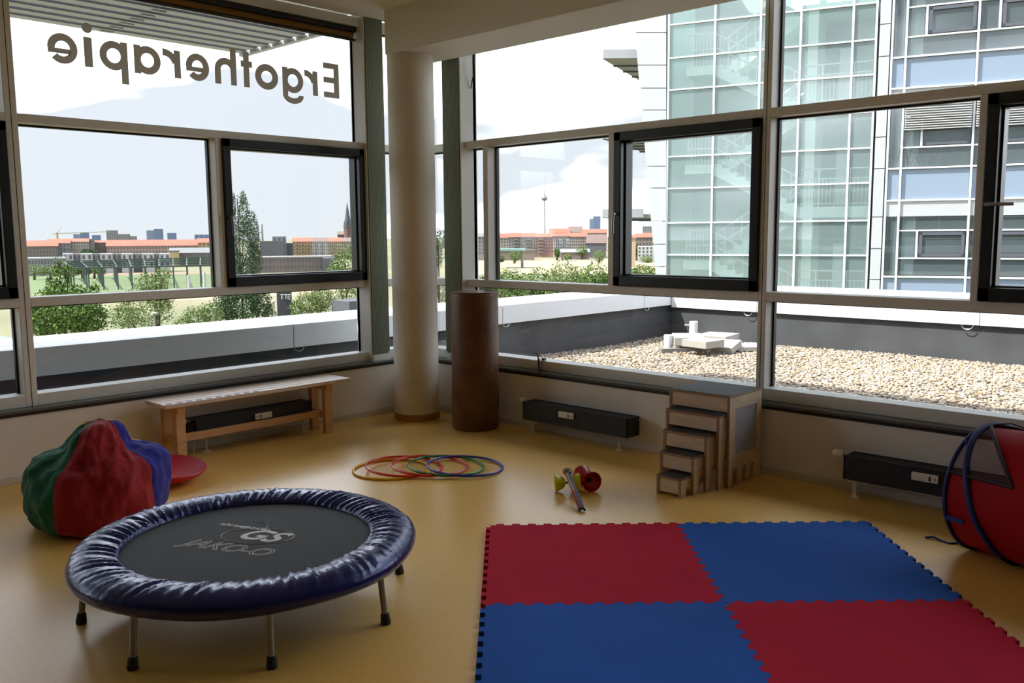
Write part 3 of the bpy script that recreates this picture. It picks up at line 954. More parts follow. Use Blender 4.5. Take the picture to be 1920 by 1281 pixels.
for si, (lab, xr, yf, wd, ht, dp) in enumerate(steps):
    big = si == 4
    st = thing('step_stool', (xr - wd / 2, yf + dp / 2, 0), lab, 'step stool', 'nested plywood steps')
    t = 0.016
    dpp = dp if big else dp - 0.0
    y1 = min(yf + dpp, -0.035 - (4 - si) * 0.02)
    for x0 in (xr - wd, xr - t):
        # side panel with a cut-out and four feet
        d = y1 - yf
        if big:
            out = [(0, 0), (0.05, 0), (0.05, 0.10), (0.10, 0.10), (0.10, 0.03), (0.15, 0.03), (0.15, 0.10), (0.20, 0.10), (0.20, 0.02), (0.25, 0.02), (0.25, 0.10), (0.31, 0.10), (0.31, 0), (d, 0), (d, ht - t), (0, ht - t)]
            out = [(0, 0), (0.055, 0), (0.055, 0.105), (0.115, 0.105), (0.115, 0.0), (0.17, 0.0), (0.17, 0.105), (0.215, 0.105), (0.215, 0.0), (0.265, 0.0), (0.265, 0.105), (0.31, 0.105), (0.31, 0), (d, 0), (d, ht - t), (0, ht - t)]
            sp = MB()
            sp.prism([(0, 0.19), (0.07, 0.19), (0.07, ht - 0.09), (0, ht - 0.09)], lambda u, v, w: (w, yf + u, v), (x0, x0 + t))
            sp.prism([(d - 0.06, 0.19), (d, 0.19), (d, ht - 0.09), (d - 0.06, ht - 0.09)], lambda u, v, w: (w, yf + u, v), (x0, x0 + t))
            sp.prism([(0, ht - 0.09), (d, ht - 0.09), (d, ht - t), (0, ht - t)], lambda u, v, w: (w, yf + u, v), (x0, x0 + t))
            lowp = [(u, v) for u, v in out if v < 0.15] + [(d, 0.19), (0, 0.19)]
            sp.prism(lowp, lambda u, v, w: (w, yf + u, v), (x0, x0 + t))
            so = sp.build('side_panel', M_EDGE if False else M_PLY, st)
            box_(x0 + 0.005, x0 + 0.011, yf + 0.07, y1 - 0.06, 0.19, ht - 0.09).build('infill_board', M_FILLW, st)
        else:
            f = 0.055
            sp = MB().prism([(0, 0), (f, 0), (f, ht * 0.35), (f + 0.012, ht * 0.48), (d - f - 0.012, ht * 0.48), (d - f, ht * 0.35), (d - f, 0), (d, 0), (d, ht - t), (0, ht - t)], lambda u, v, w: (w, yf + u, v), (x0, x0 + t))
            so = sp.build('side_panel', M_PLY, st)
        box_(x0 - 0.0004, x0 + t + 0.0004, yf - 0.0006, yf + 0.003, 0.0, ht - t).build('edge_band', M_EDGE, so)
    hb = 0.1125 * 0.72 if not big else 0.085
    box_(xr - wd + t, xr - t, yf + 0.004, yf + 0.018, ht - t - hb, ht - t).build('front_board', M_PLY, st, bevel=0.001)
    tpb = box_(xr - wd - 0.001, xr + 0.001, yf - 0.003, y1, ht - t, ht - 0.002).build('tread', M_EDGE, st, bevel=0.002)
    box_(xr - wd + 0.002, xr - 0.002, yf, y1 - 0.002, ht - 0.003, ht).build('grip_sheet', M_GRIP, tpb)
    MB().tube([(xr, yf + 0.03, ht - 0.05), (xr + 0.0015, yf + 0.03, ht - 0.05)], 0.004, 10).build('screw', M_STEEL, st)

# ------------------------------------------------------------------ hoops
hoops = [('yellow', (250, 202, 40), (662, 883.5), (806, 880), 'yellow plastic hoop, leftmost and lowest of the overlapping row'), ('red', (226, 56, 46), (687, 882), (829, 878), 'red plastic hoop lying second from the left in the row'),
         ('red', (222, 50, 44), (735, 878.5), (877, 879), 'red plastic hoop in the middle of the row'), ('green', (40, 132, 62), (765, 879), (908, 879), 'green plastic hoop lying between red and blue'),
         ('blue', (56, 60, 180), (800, 879), (943, 880), 'blue plastic hoop, rightmost and topmost of the row')]
for i, (nm, cc, pa, pb, lab) in enumerate(hoops):
    a, b = fl(*pa), fl(*pb)
    c = (a + b) / 2
    R = 0.247
    tilt = 0.0 if i == 0 else 0.052
    rr, ff = np.array([RT[0], RT[1]]), np.array([FW[0], FW[1]])
    rr, ff = rr / np.linalg.norm(rr), ff / np.linalg.norm(ff)
    pts = []
    for t in np.linspace(0, 2 * PI, 72, endpoint=False):
        u = math.cos(t)
        p = c[:2] + R * (u * rr + math.sin(t) * ff)
        pts.append((p[0], p[1], 0.0085 + R * tilt * (1 - u)))
    o = MB().tube(pts, 0.0085, 12, True).build('hoop', mat('hoop_%s_%d' % (nm, i), cc, 0.3, coat=0.3))
    tag(o, lab, 'hoop', 'hoops on the floor')

# ------------------------------------------------------------------ diabolos and sticks


def diabolo(label, c, axis, r, half, colour, rubber):
    d = thing('diabolo', (c[0], c[1], 0), label, 'diabolo', 'juggling diabolos')
    m = mat('diabolo_' + colour, {'yellow': (226, 230, 34), 'red': (172, 16, 34)}[colour], 0.35, coat=0.2)
    ax = np.array(axis, float)
    ax /= np.linalg.norm(ax)
    c = np.array(c, float)
    for s in (-1, 1):
        pr_ = [(0.011, 0.012), (0.020, 0.014), (0.034, half * 0.34), (r * 0.86, half * 0.68), (r * 0.985, half * 0.97), (r, half), (r * 0.965, half), (r * 0.93, half * 0.93), (r * 0.80, half * 0.70), (0.028, half * 0.44), (0.0, half * 0.36)]
        cup = MB().lathe(pr_, c, 40, axis=ax * s).build('cup', m, d)
        if rubber:
            MB().lathe([(0.0, half * 0.37), (0.016, half * 0.40), (0.016, half * 0.47), (0.0, half * 0.5)], c, 20, axis=ax * s).build('hub', M_RUBBER, cup)
    MB().tube([c - ax * 0.014, c + ax * 0.014], 0.0085, 14).build('axle', M_STEEL, d)
    return d


ry, rd_ = 0.055, 0.062
cy_ = (fl(1040, 907, ry) + fl(1087, 903, ry)) / 2
diabolo('lime yellow diabolo with its open cup turned left', (cy_[0], cy_[1], ry), (RT[0], RT[1] + 0.1, 0), ry, 0.072, 'yellow', False)
cr_ = (fl(1076, 894, rd_) + fl(1103, 903, rd_)) / 2
diabolo('dark red diabolo lying behind the yellow one', (cr_[0] + 0.02, cr_[1] + 0.03, rd_), (0.80, -0.42, 0), rd_, 0.078, 'red', True)
sa, sb = fl(1063, 884, 0.115), fl(1092, 957, 0.010)
sdir = (sb - sa) / np.linalg.norm(sb - sa)
side = np.cross(sdir, [0, 0, 1])
side /= np.linalg.norm(side)
STK_ = [('blue wooden diabolo stick leaning on the yellow diabolo, left of its bundle', (44, 60, 140), (44, 60, 140), -0.014, 0.0), ('grey wooden diabolo stick in the bundle on the yellow diabolo', (96, 100, 112), (80, 84, 98), -0.003, 0.008),
        ('natural wood diabolo stick with red end, in the bundle', (196, 160, 112), (150, 30, 36), 0.009, 0.007), ('dark red diabolo stick, rightmost of the bundle', (180, 140, 100), (128, 22, 34), 0.018, -0.002)]
for k, (lab, c1_, c2_, off, upz) in enumerate(STK_):
    a_, b_ = sa + side * off * 0.8 + np.array([0, 0, upz]), sb + side * off * 0.9 + np.array([0, 0, max(0, upz)])
    mid = a_ + (b_ - a_) * 0.55
    s_ = thing('diabolo_stick', (b_[0], b_[1], 0), lab, 'stick', 'diabolo sticks')
    MB().tube([a_, mid], 0.0055, 10).build('shaft', mat('stick_a%d' % k, c1_, 0.5), s_)
    MB().tube([mid, b_ - sdir * 0.012], 0.0062, 10).build('handle', mat('stick_b%d' % k, c2_, 0.45), s_)
    MB().tube([b_ - sdir * 0.014, b_], 0.0068, 10).build('end_cap', M_RUBBER, s_)
cd = thing('diabolo_string', (sa[0], sa[1], 0), 'pale string wound round the top ends of the diabolo sticks', 'string')
MB().tube([sa + sdir * (0.004 + 0.0045 * k / 12) + side * 0.026 * math.cos(2 * PI * k / 12) + np.array([0, 0, 0.005 + 0.017 * math.sin(2 * PI * k / 12)]) for k in range(60)], 0.0028, 6).build('winding', mat('string_white', (186, 178, 166), 0.9), cd)

# ------------------------------------------------------------------ interlocking mats
M_MR = mat('mat_red', (178, 22, 48), 0.85, var=(3, 0.05), bump=(260, 0.4), spec=0.12)
M_MB = mat('mat_blue', (30, 84, 168), 0.8, var=(3, 0.05), bump=(260, 0.4), spec=0.15)
MO = np.array([2.806, -1.937])
_ex = np.array([4.244, -0.569]) - MO
_ex /= np.linalg.norm(_ex)
_ey = np.array([_ex[1], -_ex[0]])       # towards the viewer
NTH, TA = 12, 0.0105


def wave(i0, horizontal):
    """toothed line from node 0 to node 1 (unit length); returns list of (t, offset)"""
    pts = []
    n = 2 * NTH
    s = TA
    for k in range(n):
        sg = 1 if k % 2 == 0 else -1
        fl_ = 0.004 * sg
        pts += [(k / n - (fl_ if k else 0) * 0.0 + 0.0, sg * s), ((k + 1) / n, sg * s)]
    return pts


def tile(ix, iy, m, lab):
    out = []
    g = 0.0006
    for (sx, sy, dx, dy, nx, ny) in ((0, 0, 1, 0, 0, 1), (1, 0, 0, 1, 1, 0), (0, 1, 1, 0, 0, 1), (0, 0, 0, 1, 1, 0)):
        seg = []
        for t, o in wave(0, dx):
            tt = min(max(t, TA * 1.2), 1 - TA * 1.2)
            seg.append((sx + dx * tt + nx * o, sy + dy * tt + ny * o))
        out.append(seg)
    loop = out[0] + out[1] + out[2][::-1] + out[3][::-1]
    clean = []
    for p in loop:
        if not clean or math.hypot(p[0] - clean[-1][0], p[1] - clean[-1][1]) > 1e-6:
            clean.append(p)
    clean = [(ix + 0.5 + (u - 0.5) * (1 - g * 2), iy + 0.5 + (v - 0.5) * (1 - g * 2)) for u, v in clean]

    def place(u, v, w):
        p = MO + _ex * u * 0.992 + _ey * v * 1.004
        return (p[0], p[1], w)
    o = MB().prism(clean[::-1], place, (0.0, 0.021)).build('floor_mat', m)
    return tag(o, lab, 'floor mat', 'interlocking foam mats')


tile(0, 0, M_MR, 'red foam puzzle mat at the far left, next to the hoops')
tile(1, 0, M_MB, 'blue foam puzzle mat at the far right, nearest the radiators')
tile(0, 1, M_MB, 'blue foam puzzle mat in front, nearest the trampoline')
tile(1, 1, M_MR, 'red foam puzzle mat in front, at the lower right')

# ------------------------------------------------------------------ play tunnel
tn = thing('play_tunnel', (4.79, -0.51, 0), 'red pop-up play tunnel with blue hoops and a net window', 'play tunnel')
M_TRED = mat('tunnel_red', (158, 4, 16), 0.7, spec=0.2, bump=(10, 0.4))
M_TBLUE = mat('tunnel_blue', (26, 34, 104), 0.6)
TAX = np.array([0.940, -0.342])
TLF = np.array([-0.342, -0.940])
T0, TRr = np.array([4.79, -0.51]), 0.30


def tpt(u, a, dr=0.0):
    """u along the tunnel (m), a: 0 = left flank as seen, 90 deg = top; the second hoop leans so that both hoops meet at the top"""
    r = TRr + dr - 0.012 * math.sin(PI * min(1, u / 0.9)) * 0
    p = T0 + TAX * u + TLF * r * math.cos(a)
    return (p[0], p[1], TRr + r * math.sin(a))


def lean(u, a):
    return min(u, UB) * max(0.0, 0.5 - 0.5 * math.sin(a)) ** (1 - 0.45 * min(u, UB) / UB) + max(0.0, u - UB)


UB = 0.60
US = [0, 0.08, 0.15, 0.23, 0.30, 0.37, 0.45, 0.52, 0.60, 0.7, 0.8, 0.95, 1.1]
NA = 64


def sheet(inside):
    vs_, fs_, idx = [], [], {}

    def V(i, k):
        k %= NA
        if (i, k) not in idx:
            a = 2 * PI * k / NA
            sag = 0.006 * math.sin(7 * a + 9 * US[i]) * math.sin(PI * (US[i] / 1.1))
            idx[(i, k)] = len(vs_)
            vs_.append(tpt(lean(US[i], a), a, sag))
        return idx[(i, k)]
    for i in range(len(US) - 1):
        for k in range(NA):
            am = math.degrees(2 * PI * (k + 0.5) / NA)
            window = 22 < am < 158 and US[i + 1] <= 0.61
            if window == inside:
                fs_.append((V(i, k), V(i + 1, k), V(i + 1, k + 1), V(i, k + 1)))
    return MB().add(vs_, fs_, True)


sheet(False).build('fabric_tube', M_TRED, tn, sharp=0)
sheet(True).build('net_window', NET, tn, sharp=0)


def ring(u, r, m, nm, n=72):
    pts = [tpt(lean(u, t), t, 0.004) for t in np.linspace(0, 2 * PI, n, endpoint=False)]
    return MB().tube(pts, r, 10, True).build(nm, m, tn)


ring(0.0, 0.010, M_TBLUE, 'hoop_sleeve')
ring(0.23, 0.015, M_TBLUE, 'hoop_sleeve')
ring(1.1, 0.012, M_TBLUE, 'hoop_sleeve')
M_TRIM = mat('tunnel_trim', (40, 8, 14), 0.7)
MB().tube([tpt(lean(u, math.radians(22)), math.radians(22), 0.003) for u in np.linspace(0, 0.60, 14)], 0.009, 8).build('net_border', M_TRIM, tn)
MB().tube([tpt(lean(0.597, math.radians(a)), math.radians(a), 0.003) for a in np.linspace(22, 158, 30)], 0.009, 8).build('net_border', M_TRIM, tn)
for a in (52, -20):
    pts = [tpt(lean(u, math.radians(a)), math.radians(a), 0.008) for u in (0.0, 0.06, 0.13)]
    MB().bar(pts[0], pts[2], 0.006, 0.022).build('tab', M_TBLUE, tn)
MB().tube([fl(*q, z) for q, z in (((1735, 1008), 0.004), ((1750, 1007), 0.012), ((1765, 1014), 0.004), ((1780, 1019), 0.004), ((1800, 1018), 0.008), ((1812, 1021), 0.02))], 0.0055, 6).build('tie_strap', M_TBLUE, tn)
MB().tube([tpt(lean(0.22, math.radians(95)), math.radians(95), 0.006), tpt(0.10, math.radians(90), 0.03), tpt(0.24, math.radians(92), 0.012)], 0.004, 6).build('tie_strap', M_RUBBER, tn)

# ------------------------------------------------------------------ jar with brushes on the sill
jc = fl(1016, 694, 0.458)
jr = thing('water_jar', (jc[0], jc[1], 0.458), 'glass jar with a red handle and a dark stick standing on the right sill', 'jar')
MB().lathe([(0.030, 0.0), (0.034, 0.004), (0.034, 0.098), (0.032, 0.098), (0.032, 0.006), (0.0, 0.006)], (jc[0], jc[1], 0.458), 28).build('glass', GLASS_JAR, jr)
_r2 = np.array([RT[0], RT[1], 0])
b0 = np.array([jc[0], jc[1], 0.466])
MB().tube([b0 + _r2 * 0.004, b0 + _r2 * 0.012 + np.array([0, 0, 0.09])], [0.010, 0.013], 10).build('red_handle', mat('handle_red', (186, 40, 30), 0.4), jr)
MB().tube([b0 - _r2 * 0.004, b0 - _r2 * 0.022 + np.array([0, 0, 0.075]), b0 - _r2 * 0.050 + np.array([0, 0, 0.138])], [0.006, 0.005, 0.003], 8).build('dark_stick', M_RUBBER, jr)


# ------------------------------------------------------------------ things on the roof terrace
M_CONC = omat('pale_concrete', (226, 220, 208), 0.8, var=(12, 0.05), bump=(90, 0.2))
M_CONC2 = omat('grey_concrete', (172, 168, 162), 0.8, var=(10, 0.08))
ZG = 0.11


def gp(px, py, z=ZG):
    return fl(px, py, z)


_a, _b = gp(1240, 661), gp(1462, 655)
ed = (_b - _a)[:2] / np.linalg.norm((_b - _a)[:2])
en = np.array([-ed[1], ed[0]])
if np.dot(en, FW[:2]) < 0:
    en = -en
ed3, en3 = np.array([*ed, 0]), np.array([*en, 0])
pal = MB().obox(_a + ed3 * 0.62 + en3 * 0.02 + np.array([0, 0, 0.015]), (ed3, en3, (0, 0, 1)), (0.62, 0.045, 0.03)).build('kerb_slab', M_CONC2)
tag(pal, 'long grey concrete kerb lying on the gravel before the paver pile', 'kerb')


def paver(px, py, z, w, d, h, yaw, lab, tilt=0.0, m=M_CONC):
    c = gp(px, py, z)
    ca, sa_ = math.cos(yaw), math.sin(yaw)
    ax = ed3 * ca + en3 * sa_
    ay = -ed3 * sa_ + en3 * ca
    up = np.array([0, 0, 1.0])
    ax2 = ax * math.cos(tilt) + up * math.sin(tilt)
    up2 = -ax * math.sin(tilt) + up * math.cos(tilt)
    o = MB().obox(c + up * h / 2, (ax2, ay, up2), (w / 2, d / 2, h / 2)).build('paver', m, bevel=0.006)
    return tag(o, lab, 'paver', 'concrete pavers piled on the gravel')


paver(1310, 652, 0.115, 0.44, 0.40, 0.075, 0.10, 'flat concrete paver at the left bottom of the pile')
paver(1290, 644, 0.185, 0.36, 0.50, 0.10, -0.25, 'concrete paver lying on the left, behind the top block')
paver(1345, 640, 0.185, 0.40, 0.46, 0.09, -0.75, 'concrete paver at the back right of the pile')
paver(1318, 650, 0.205, 0.34, 0.36, 0.085, 0.55, 'topmost concrete paver, set diagonally on the pile')
paver(1362, 656, 0.14, 0.34, 0.26, 0.08, 0.85, 'concrete paver leaning at the right of the pile', tilt=0.18)
paver(1400, 655, 0.115, 0.40, 0.40, 0.055, 0.0, 'low concrete paver lying right of the pile')
for (px, py, h, lab, band) in ((1253, 656, 0.22, 'white vent pipe at the left of the paver pile', 0), (1300, 640, 0.30, 'white vent pipe with side tap behind the paver pile', 1)):
    c = gp(px, py)
    v_ = thing('vent_pipe', (c[0], c[1], 0.1), lab, 'pipe')
    MB().lathe([(0.055, 0.0), (0.055, h - 0.004), (0.048, h), (0.046, h - 0.03), (0.0, h - 0.035)], (c[0], c[1], 0.075), 28).build('pipe', M_WHITE, v_)
    if band:
        MB().tube([(c[0], c[1], 0.075 + h - 0.05), tuple(np.array([c[0], c[1], 0.075 + h - 0.05]) - RT * 0.12)], 0.008, 8).build('tap', M_WHITE, v_)
    else:
        MB().lathe([(0.066, 0.0), (0.066, 0.03), (0.055, 0.04)], (c[0], c[1], 0.09), 28).build('collar', M_WHITE, v_)

# ------------------------------------------------------------------ the town ground
M_GRASS = omat('meadow', (124, 134, 84), 0.95, col2=(178, 164, 126), var=(0.018, 0), bump=(0.6, 0.6))
ZT = -11.0
me_ = MB()
gd = tag(me_.add([(-2500, -1500, ZT), (1500, -1500, ZT), (1500, 2800, ZT), (-2500, 2800, ZT)], [(0, 1, 2, 3)]).build('ground', M_GRASS), 'green and sandy open ground between the house and the town', 'ground', kind='structure')


def patch(name, pts, m, lab, z):
    o = MB()
    P = [fl(x, y, ZT) for x, y in pts]
    n = len(P)
    o.add([(p[0], p[1], ZT + z) for p in P] + [(p[0], p[1], ZT - 0.3) for p in P], [list(range(n))[::-1] if False else list(range(n))] + [(i, n + i, n + (i + 1) % n, (i + 1) % n) for i in range(n)])
    return tag(o.build(name, m), lab, name.replace('_', ' '), kind='structure')


patch('sand_field', [(880, 515), (1235, 515), (1235, 486), (880, 486)], omat('sand', (214, 192, 152), 0.95, var=(0.1, 0.08)), 'pale sandy field behind the bushes', 0.06)
patch('sand_strip', [(330, 566), (700, 548), (700, 538), (330, 550)], omat('sand2', (196, 176, 136), 0.95, var=(0.1, 0.1)), 'sandy strip of open ground beyond the car park lamps', 0.05)
patch('meadow_field', [(40, 552), (420, 542), (420, 512), (40, 514)], omat('lawn', (124, 144, 88), 0.95, var=(0.1, 0.1)), 'mown green meadow in front of the white houses', 0.04)
patch('footpath', [(40, 518), (420, 514), (420, 511), (40, 514)], omat('path_clay', (188, 150, 128), 0.95), 'reddish footpath crossing behind the meadow', 0.07)

# ------------------------------------------------------------------ trees


def leaves(blobs, n, size, m, parent, seed, name='foliage'):
    """blobs: (centre, radii); small leaf clumps, denser towards the crown surface"""
    g = np.random.default_rng(seed)
    vol = np.array([b[1][0] * b[1][1] * b[1][2] for b in blobs]) ** 0.67
    cnt = np.maximum(20, (n * vol / vol.sum()).astype(int))
    C = []
    for (c, r), k in zip(blobs, cnt):
        d = g.normal(size=(k, 3))
        d /= np.linalg.norm(d, axis=1)[:, None]
        rad = g.uniform(0.25, 1.0, (k, 1)) ** 0.45
        rad *= 1 + 0.16 * np.sin(5 * d[:, :1] + 3 * d[:, 2:] * 2 + c[0])
        C.append(np.array(c) + d * rad * np.array(r))
    C = np.concatenate(C)
    k = len(C)
    a = g.normal(size=(k, 3))
    a /= np.linalg.norm(a, axis=1)[:, None]
    b = np.cross(a, g.normal(size=(k, 3)))
    b /= np.linalg.norm(b, axis=1)[:, None]
    s = size * g.uniform(0.6, 1.35, (k, 1))
    P = np.stack([C - a * s, C - b * s * 0.62, C + a * s, C + b * s * 0.62], 1)
    o0 = np.array(ORG[parent.name])
    me = bpy.data.meshes.new(name)
    W = (P - o0).reshape(-1, 3)
    me.vertices.add(len(W))
    me.vertices.foreach_set('co', W.ravel())
    me.loops.add(4 * k)
    me.loops.foreach_set('vertex_index', np.arange(4 * k))
    me.polygons.add(k)
    me.polygons.foreach_set('loop_start', np.arange(0, 4 * k, 4))
    me.update()
    me.materials.append(m)
    o = bpy.data.objects.new(name, me)
    COL.objects.link(o)
    o.parent = parent
    o['kind'] = 'stuff'
    return o


def leafmat(name, cols):
    m = mat(name, cols[0], 0.7, island=[_dim(c, 0.55) for c in cols], spec=0.2)
    return m


L_MID = leafmat('leaf_mid', [(70, 104, 40), (104, 136, 58), (134, 160, 78), (56, 86, 36)])
L_DARK = leafmat('leaf_dark', [(46, 74, 42), (66, 96, 54), (88, 116, 70), (40, 62, 40)])
L_PALE = leafmat('leaf_pale', [(120, 142, 76), (142, 160, 92), (98, 122, 66), (160, 172, 108)])
L_GREY = leafmat('leaf_grey', [(84, 104, 78), (108, 126, 96), (128, 142, 112), (70, 90, 66)])
M_BARK = omat('bark', (84, 72, 58), 0.9, var=(6, 0.2))


def tree(name, cat, lab, dist, blobs_px, n, leaf_px, m, seed, trunk=None, group=None, squash=1.0):
    """blobs_px: (x, y, rx, ry) in the photograph's pixels at the given distance"""
    k = dist / FPX
    bl = []
    for x, y, rx, ry in blobs_px:
        c = far(x, y, dist)
        bl.append((c, (rx * k, rx * k * squash, ry * k)))
    base = far(trunk if trunk else blobs_px[0][0], 600, dist)
    t = thing(name, (base[0], base[1], ZT), lab, cat, group)
    # crown blobs are turned to face across the view: use round plan radii
    leaves(bl, int(n * 2.2), leaf_px * k * 0.66, m, t, seed)
    top = max(b[0][2] for b in bl)
    pts = [(base[0], base[1], ZT), (base[0] + 0.2 * k * 10, base[1], (ZT + top) / 2), (base[0], base[1], top)]
    MB().tube(pts, [max(0.10, 2.4 * k), max(0.07, 1.6 * k), 0.03], 8).build('trunk', M_BARK, t)
    for i, b in enumerate(bl[1:6]):
        z0 = ZT + (top - ZT) * (0.55 + 0.05 * i)
        MB().tube([(base[0], base[1], z0), tuple(b[0])], [max(0.05, 1.0 * k), 0.02], 6).build('branch', M_BARK, t)
    return t


G1 = 'trees in front of the left windows'
tree('leafy_tree', 'tree', 'bushy bright green tree at the far left with upright leaders', 38, [(118, 585, 62, 42), (80, 600, 34, 34), (165, 600, 34, 30), (112, 528, 11, 38), (96, 545, 10, 25), (128, 510, 7, 16), (178, 545, 8, 14), (145, 565, 22, 26)], 5200, 3.6, L_MID, 1, 118, G1)
tree('willow_tree', 'tree', 'loose pale green tree right of the bushy tree', 52, [(270, 580, 48, 34), (300, 555, 26, 26), (235, 595, 26, 22), (285, 530, 30, 18), (305, 515, 16, 12)], 3000, 2.6, L_PALE, 2, 295, G1)
tree('shrub', 'shrub', 'low yellow green shrub beside the lamp posts', 50, [(368, 596, 26, 20), (395, 590, 22, 22), (345, 606, 18, 12)], 1300, 2.6, L_PALE, 3, 372, G1)
tree('leafy_tree', 'tree', 'dark green tree under the tall poplar', 58, [(452, 575, 42, 30), (420, 580, 26, 26), (490, 572, 22, 30), (505, 590, 14, 18), (455, 548, 40, 16)], 3600, 2.7, L_DARK, 4, 455, G1)
tree('poplar', 'tree', 'tall slender poplar filling the left part of the open sash', 66, [(457, 470, 28, 62), (457, 405, 11, 44), (436, 425, 9, 60), (474, 440, 12, 46), (438, 500, 18, 40), (478, 490, 14, 40), (456, 372, 5, 16), (437, 384, 6, 24)], 5200, 2.4, L_GREY, 5, 455, G1)
tree('shrub', 'shrub', 'bright green shrub right of the graffiti wall', 62, [(580, 570, 28, 24), (605, 562, 24, 24), (556, 580, 14, 16)], 2000, 2.5, L_PALE, 6, 585, G1)
tree('leafy_tree', 'tree', 'green tree beside the left corner post', 74, [(650, 500, 28, 38), (632, 515, 22, 24), (655, 560, 30, 30), (668, 470, 14, 20)], 2800, 2.3, L_MID, 7, 650, G1)
tree('leafy_tree', 'tree', 'dark green tree seen just right of the column', 60, [(826, 450, 12, 22), (818, 480, 14, 24), (832, 545, 14, 24)], 1400, 2.4, L_DARK, 8, 824)
tree('round_tree', 'tree', 'small round dark tree behind the white row houses', 420, [(167, 473, 13, 6), (158, 475, 8, 4)], 500, 1.5, L_DARK, 9, 167)
for i, (x, w, h, lab) in enumerate(((70, 18, 9, 'leftmost'), (100, 20, 9, 'second from the left'), (135, 14, 8, 'third from the left'), (160, 10, 8, 'fourth from the left'), (182, 14, 8, 'rightmost'))):
    tree('hedge_bush', 'bush', 'light green bush before the white row houses, ' + lab, 300, [(x, 506, w, h), (x + w * 0.6, 509, w * 0.6, h * 0.8)], 420, 1.6, L_PALE, 20 + i, x, 'bushes before the white houses')
G2 = 'bushes along the right terrace edge'
for i, (x, y, rx, ry, d, mm, lab) in enumerate(((905, 540, 24, 22, 34, L_DARK, 'dark green bush beside the right corner post'), (955, 528, 34, 24, 40, L_MID, 'green bush above the brown roll'), (1010, 530, 34, 26, 44, L_MID, 'green bush left of the middle of the right pane'),
                                               (1062, 520, 38, 30, 42, L_PALE, 'largest pale green bush in the middle of the right pane'), (1112, 522, 32, 28, 48, L_MID, 'green bush left of the right anthracite sash'), (1160, 528, 30, 20, 52, L_DARK, 'dark bush hidden partly by the right sash frame'), (1205, 512, 26, 14, 60, L_PALE, 'pale bush inside the right anthracite sash'))):
    tree('terrace_bush', 'bush', lab, d, [(x, y, rx, ry), (x - rx * 0.5, y + 12, rx * 0.7, ry * 0.8), (x + rx * 0.5, y + 10, rx * 0.7, ry * 0.8), (x, y + 26, rx, ry)], 1700, 3.0, mm, 40 + i, x, G2)
G3 = 'small trees beyond the sandy field'
for i, (x, y, rx, ry, d, lab) in enumerate(((965, 480, 12, 11, 380, 'round tree before the turquoise canopy post'), (940, 484, 6, 7, 400, 'small tree at the left end of the sandy field'), (1044, 474, 6, 9, 420, 'slim dark tree before the pink house'), (1065, 482, 8, 6, 410, 'low tree beside the slim dark tree'),
                                          (1090, 470, 12, 8, 430, 'pale tree before the cream house'), (1122, 480, 12, 12, 380, 'tree left of the right anthracite sash'), (1192, 470, 6, 8, 410, 'tree before the house inside the right sash'), (1212, 486, 12, 7, 380, 'low trees before the scaffolded house'))):
    tree('field_tree', 'tree', lab, d, [(x, y, rx, ry), (x + rx * 0.4, y + 3, rx * 0.6, ry * 0.7)], 380, 1.5, L_PALE if i % 2 else L_MID, 60 + i, x, G3)

# ------------------------------------------------------------------ far houses
M_RTILE = omat('roof_tiles', (222, 122, 94), 0.8, var=(0.15, 0.08))
M_RBRN = omat('roof_brown', (150, 124, 112), 0.8, var=(0.15, 0.08))
M_RGREY = omat('roof_grey', (150, 150, 150), 0.8)
M_WINDK = omat('far_window', (92, 98, 108), 0.3)
M_BALC = omat('far_balcony', (176, 160, 150), 0.7)


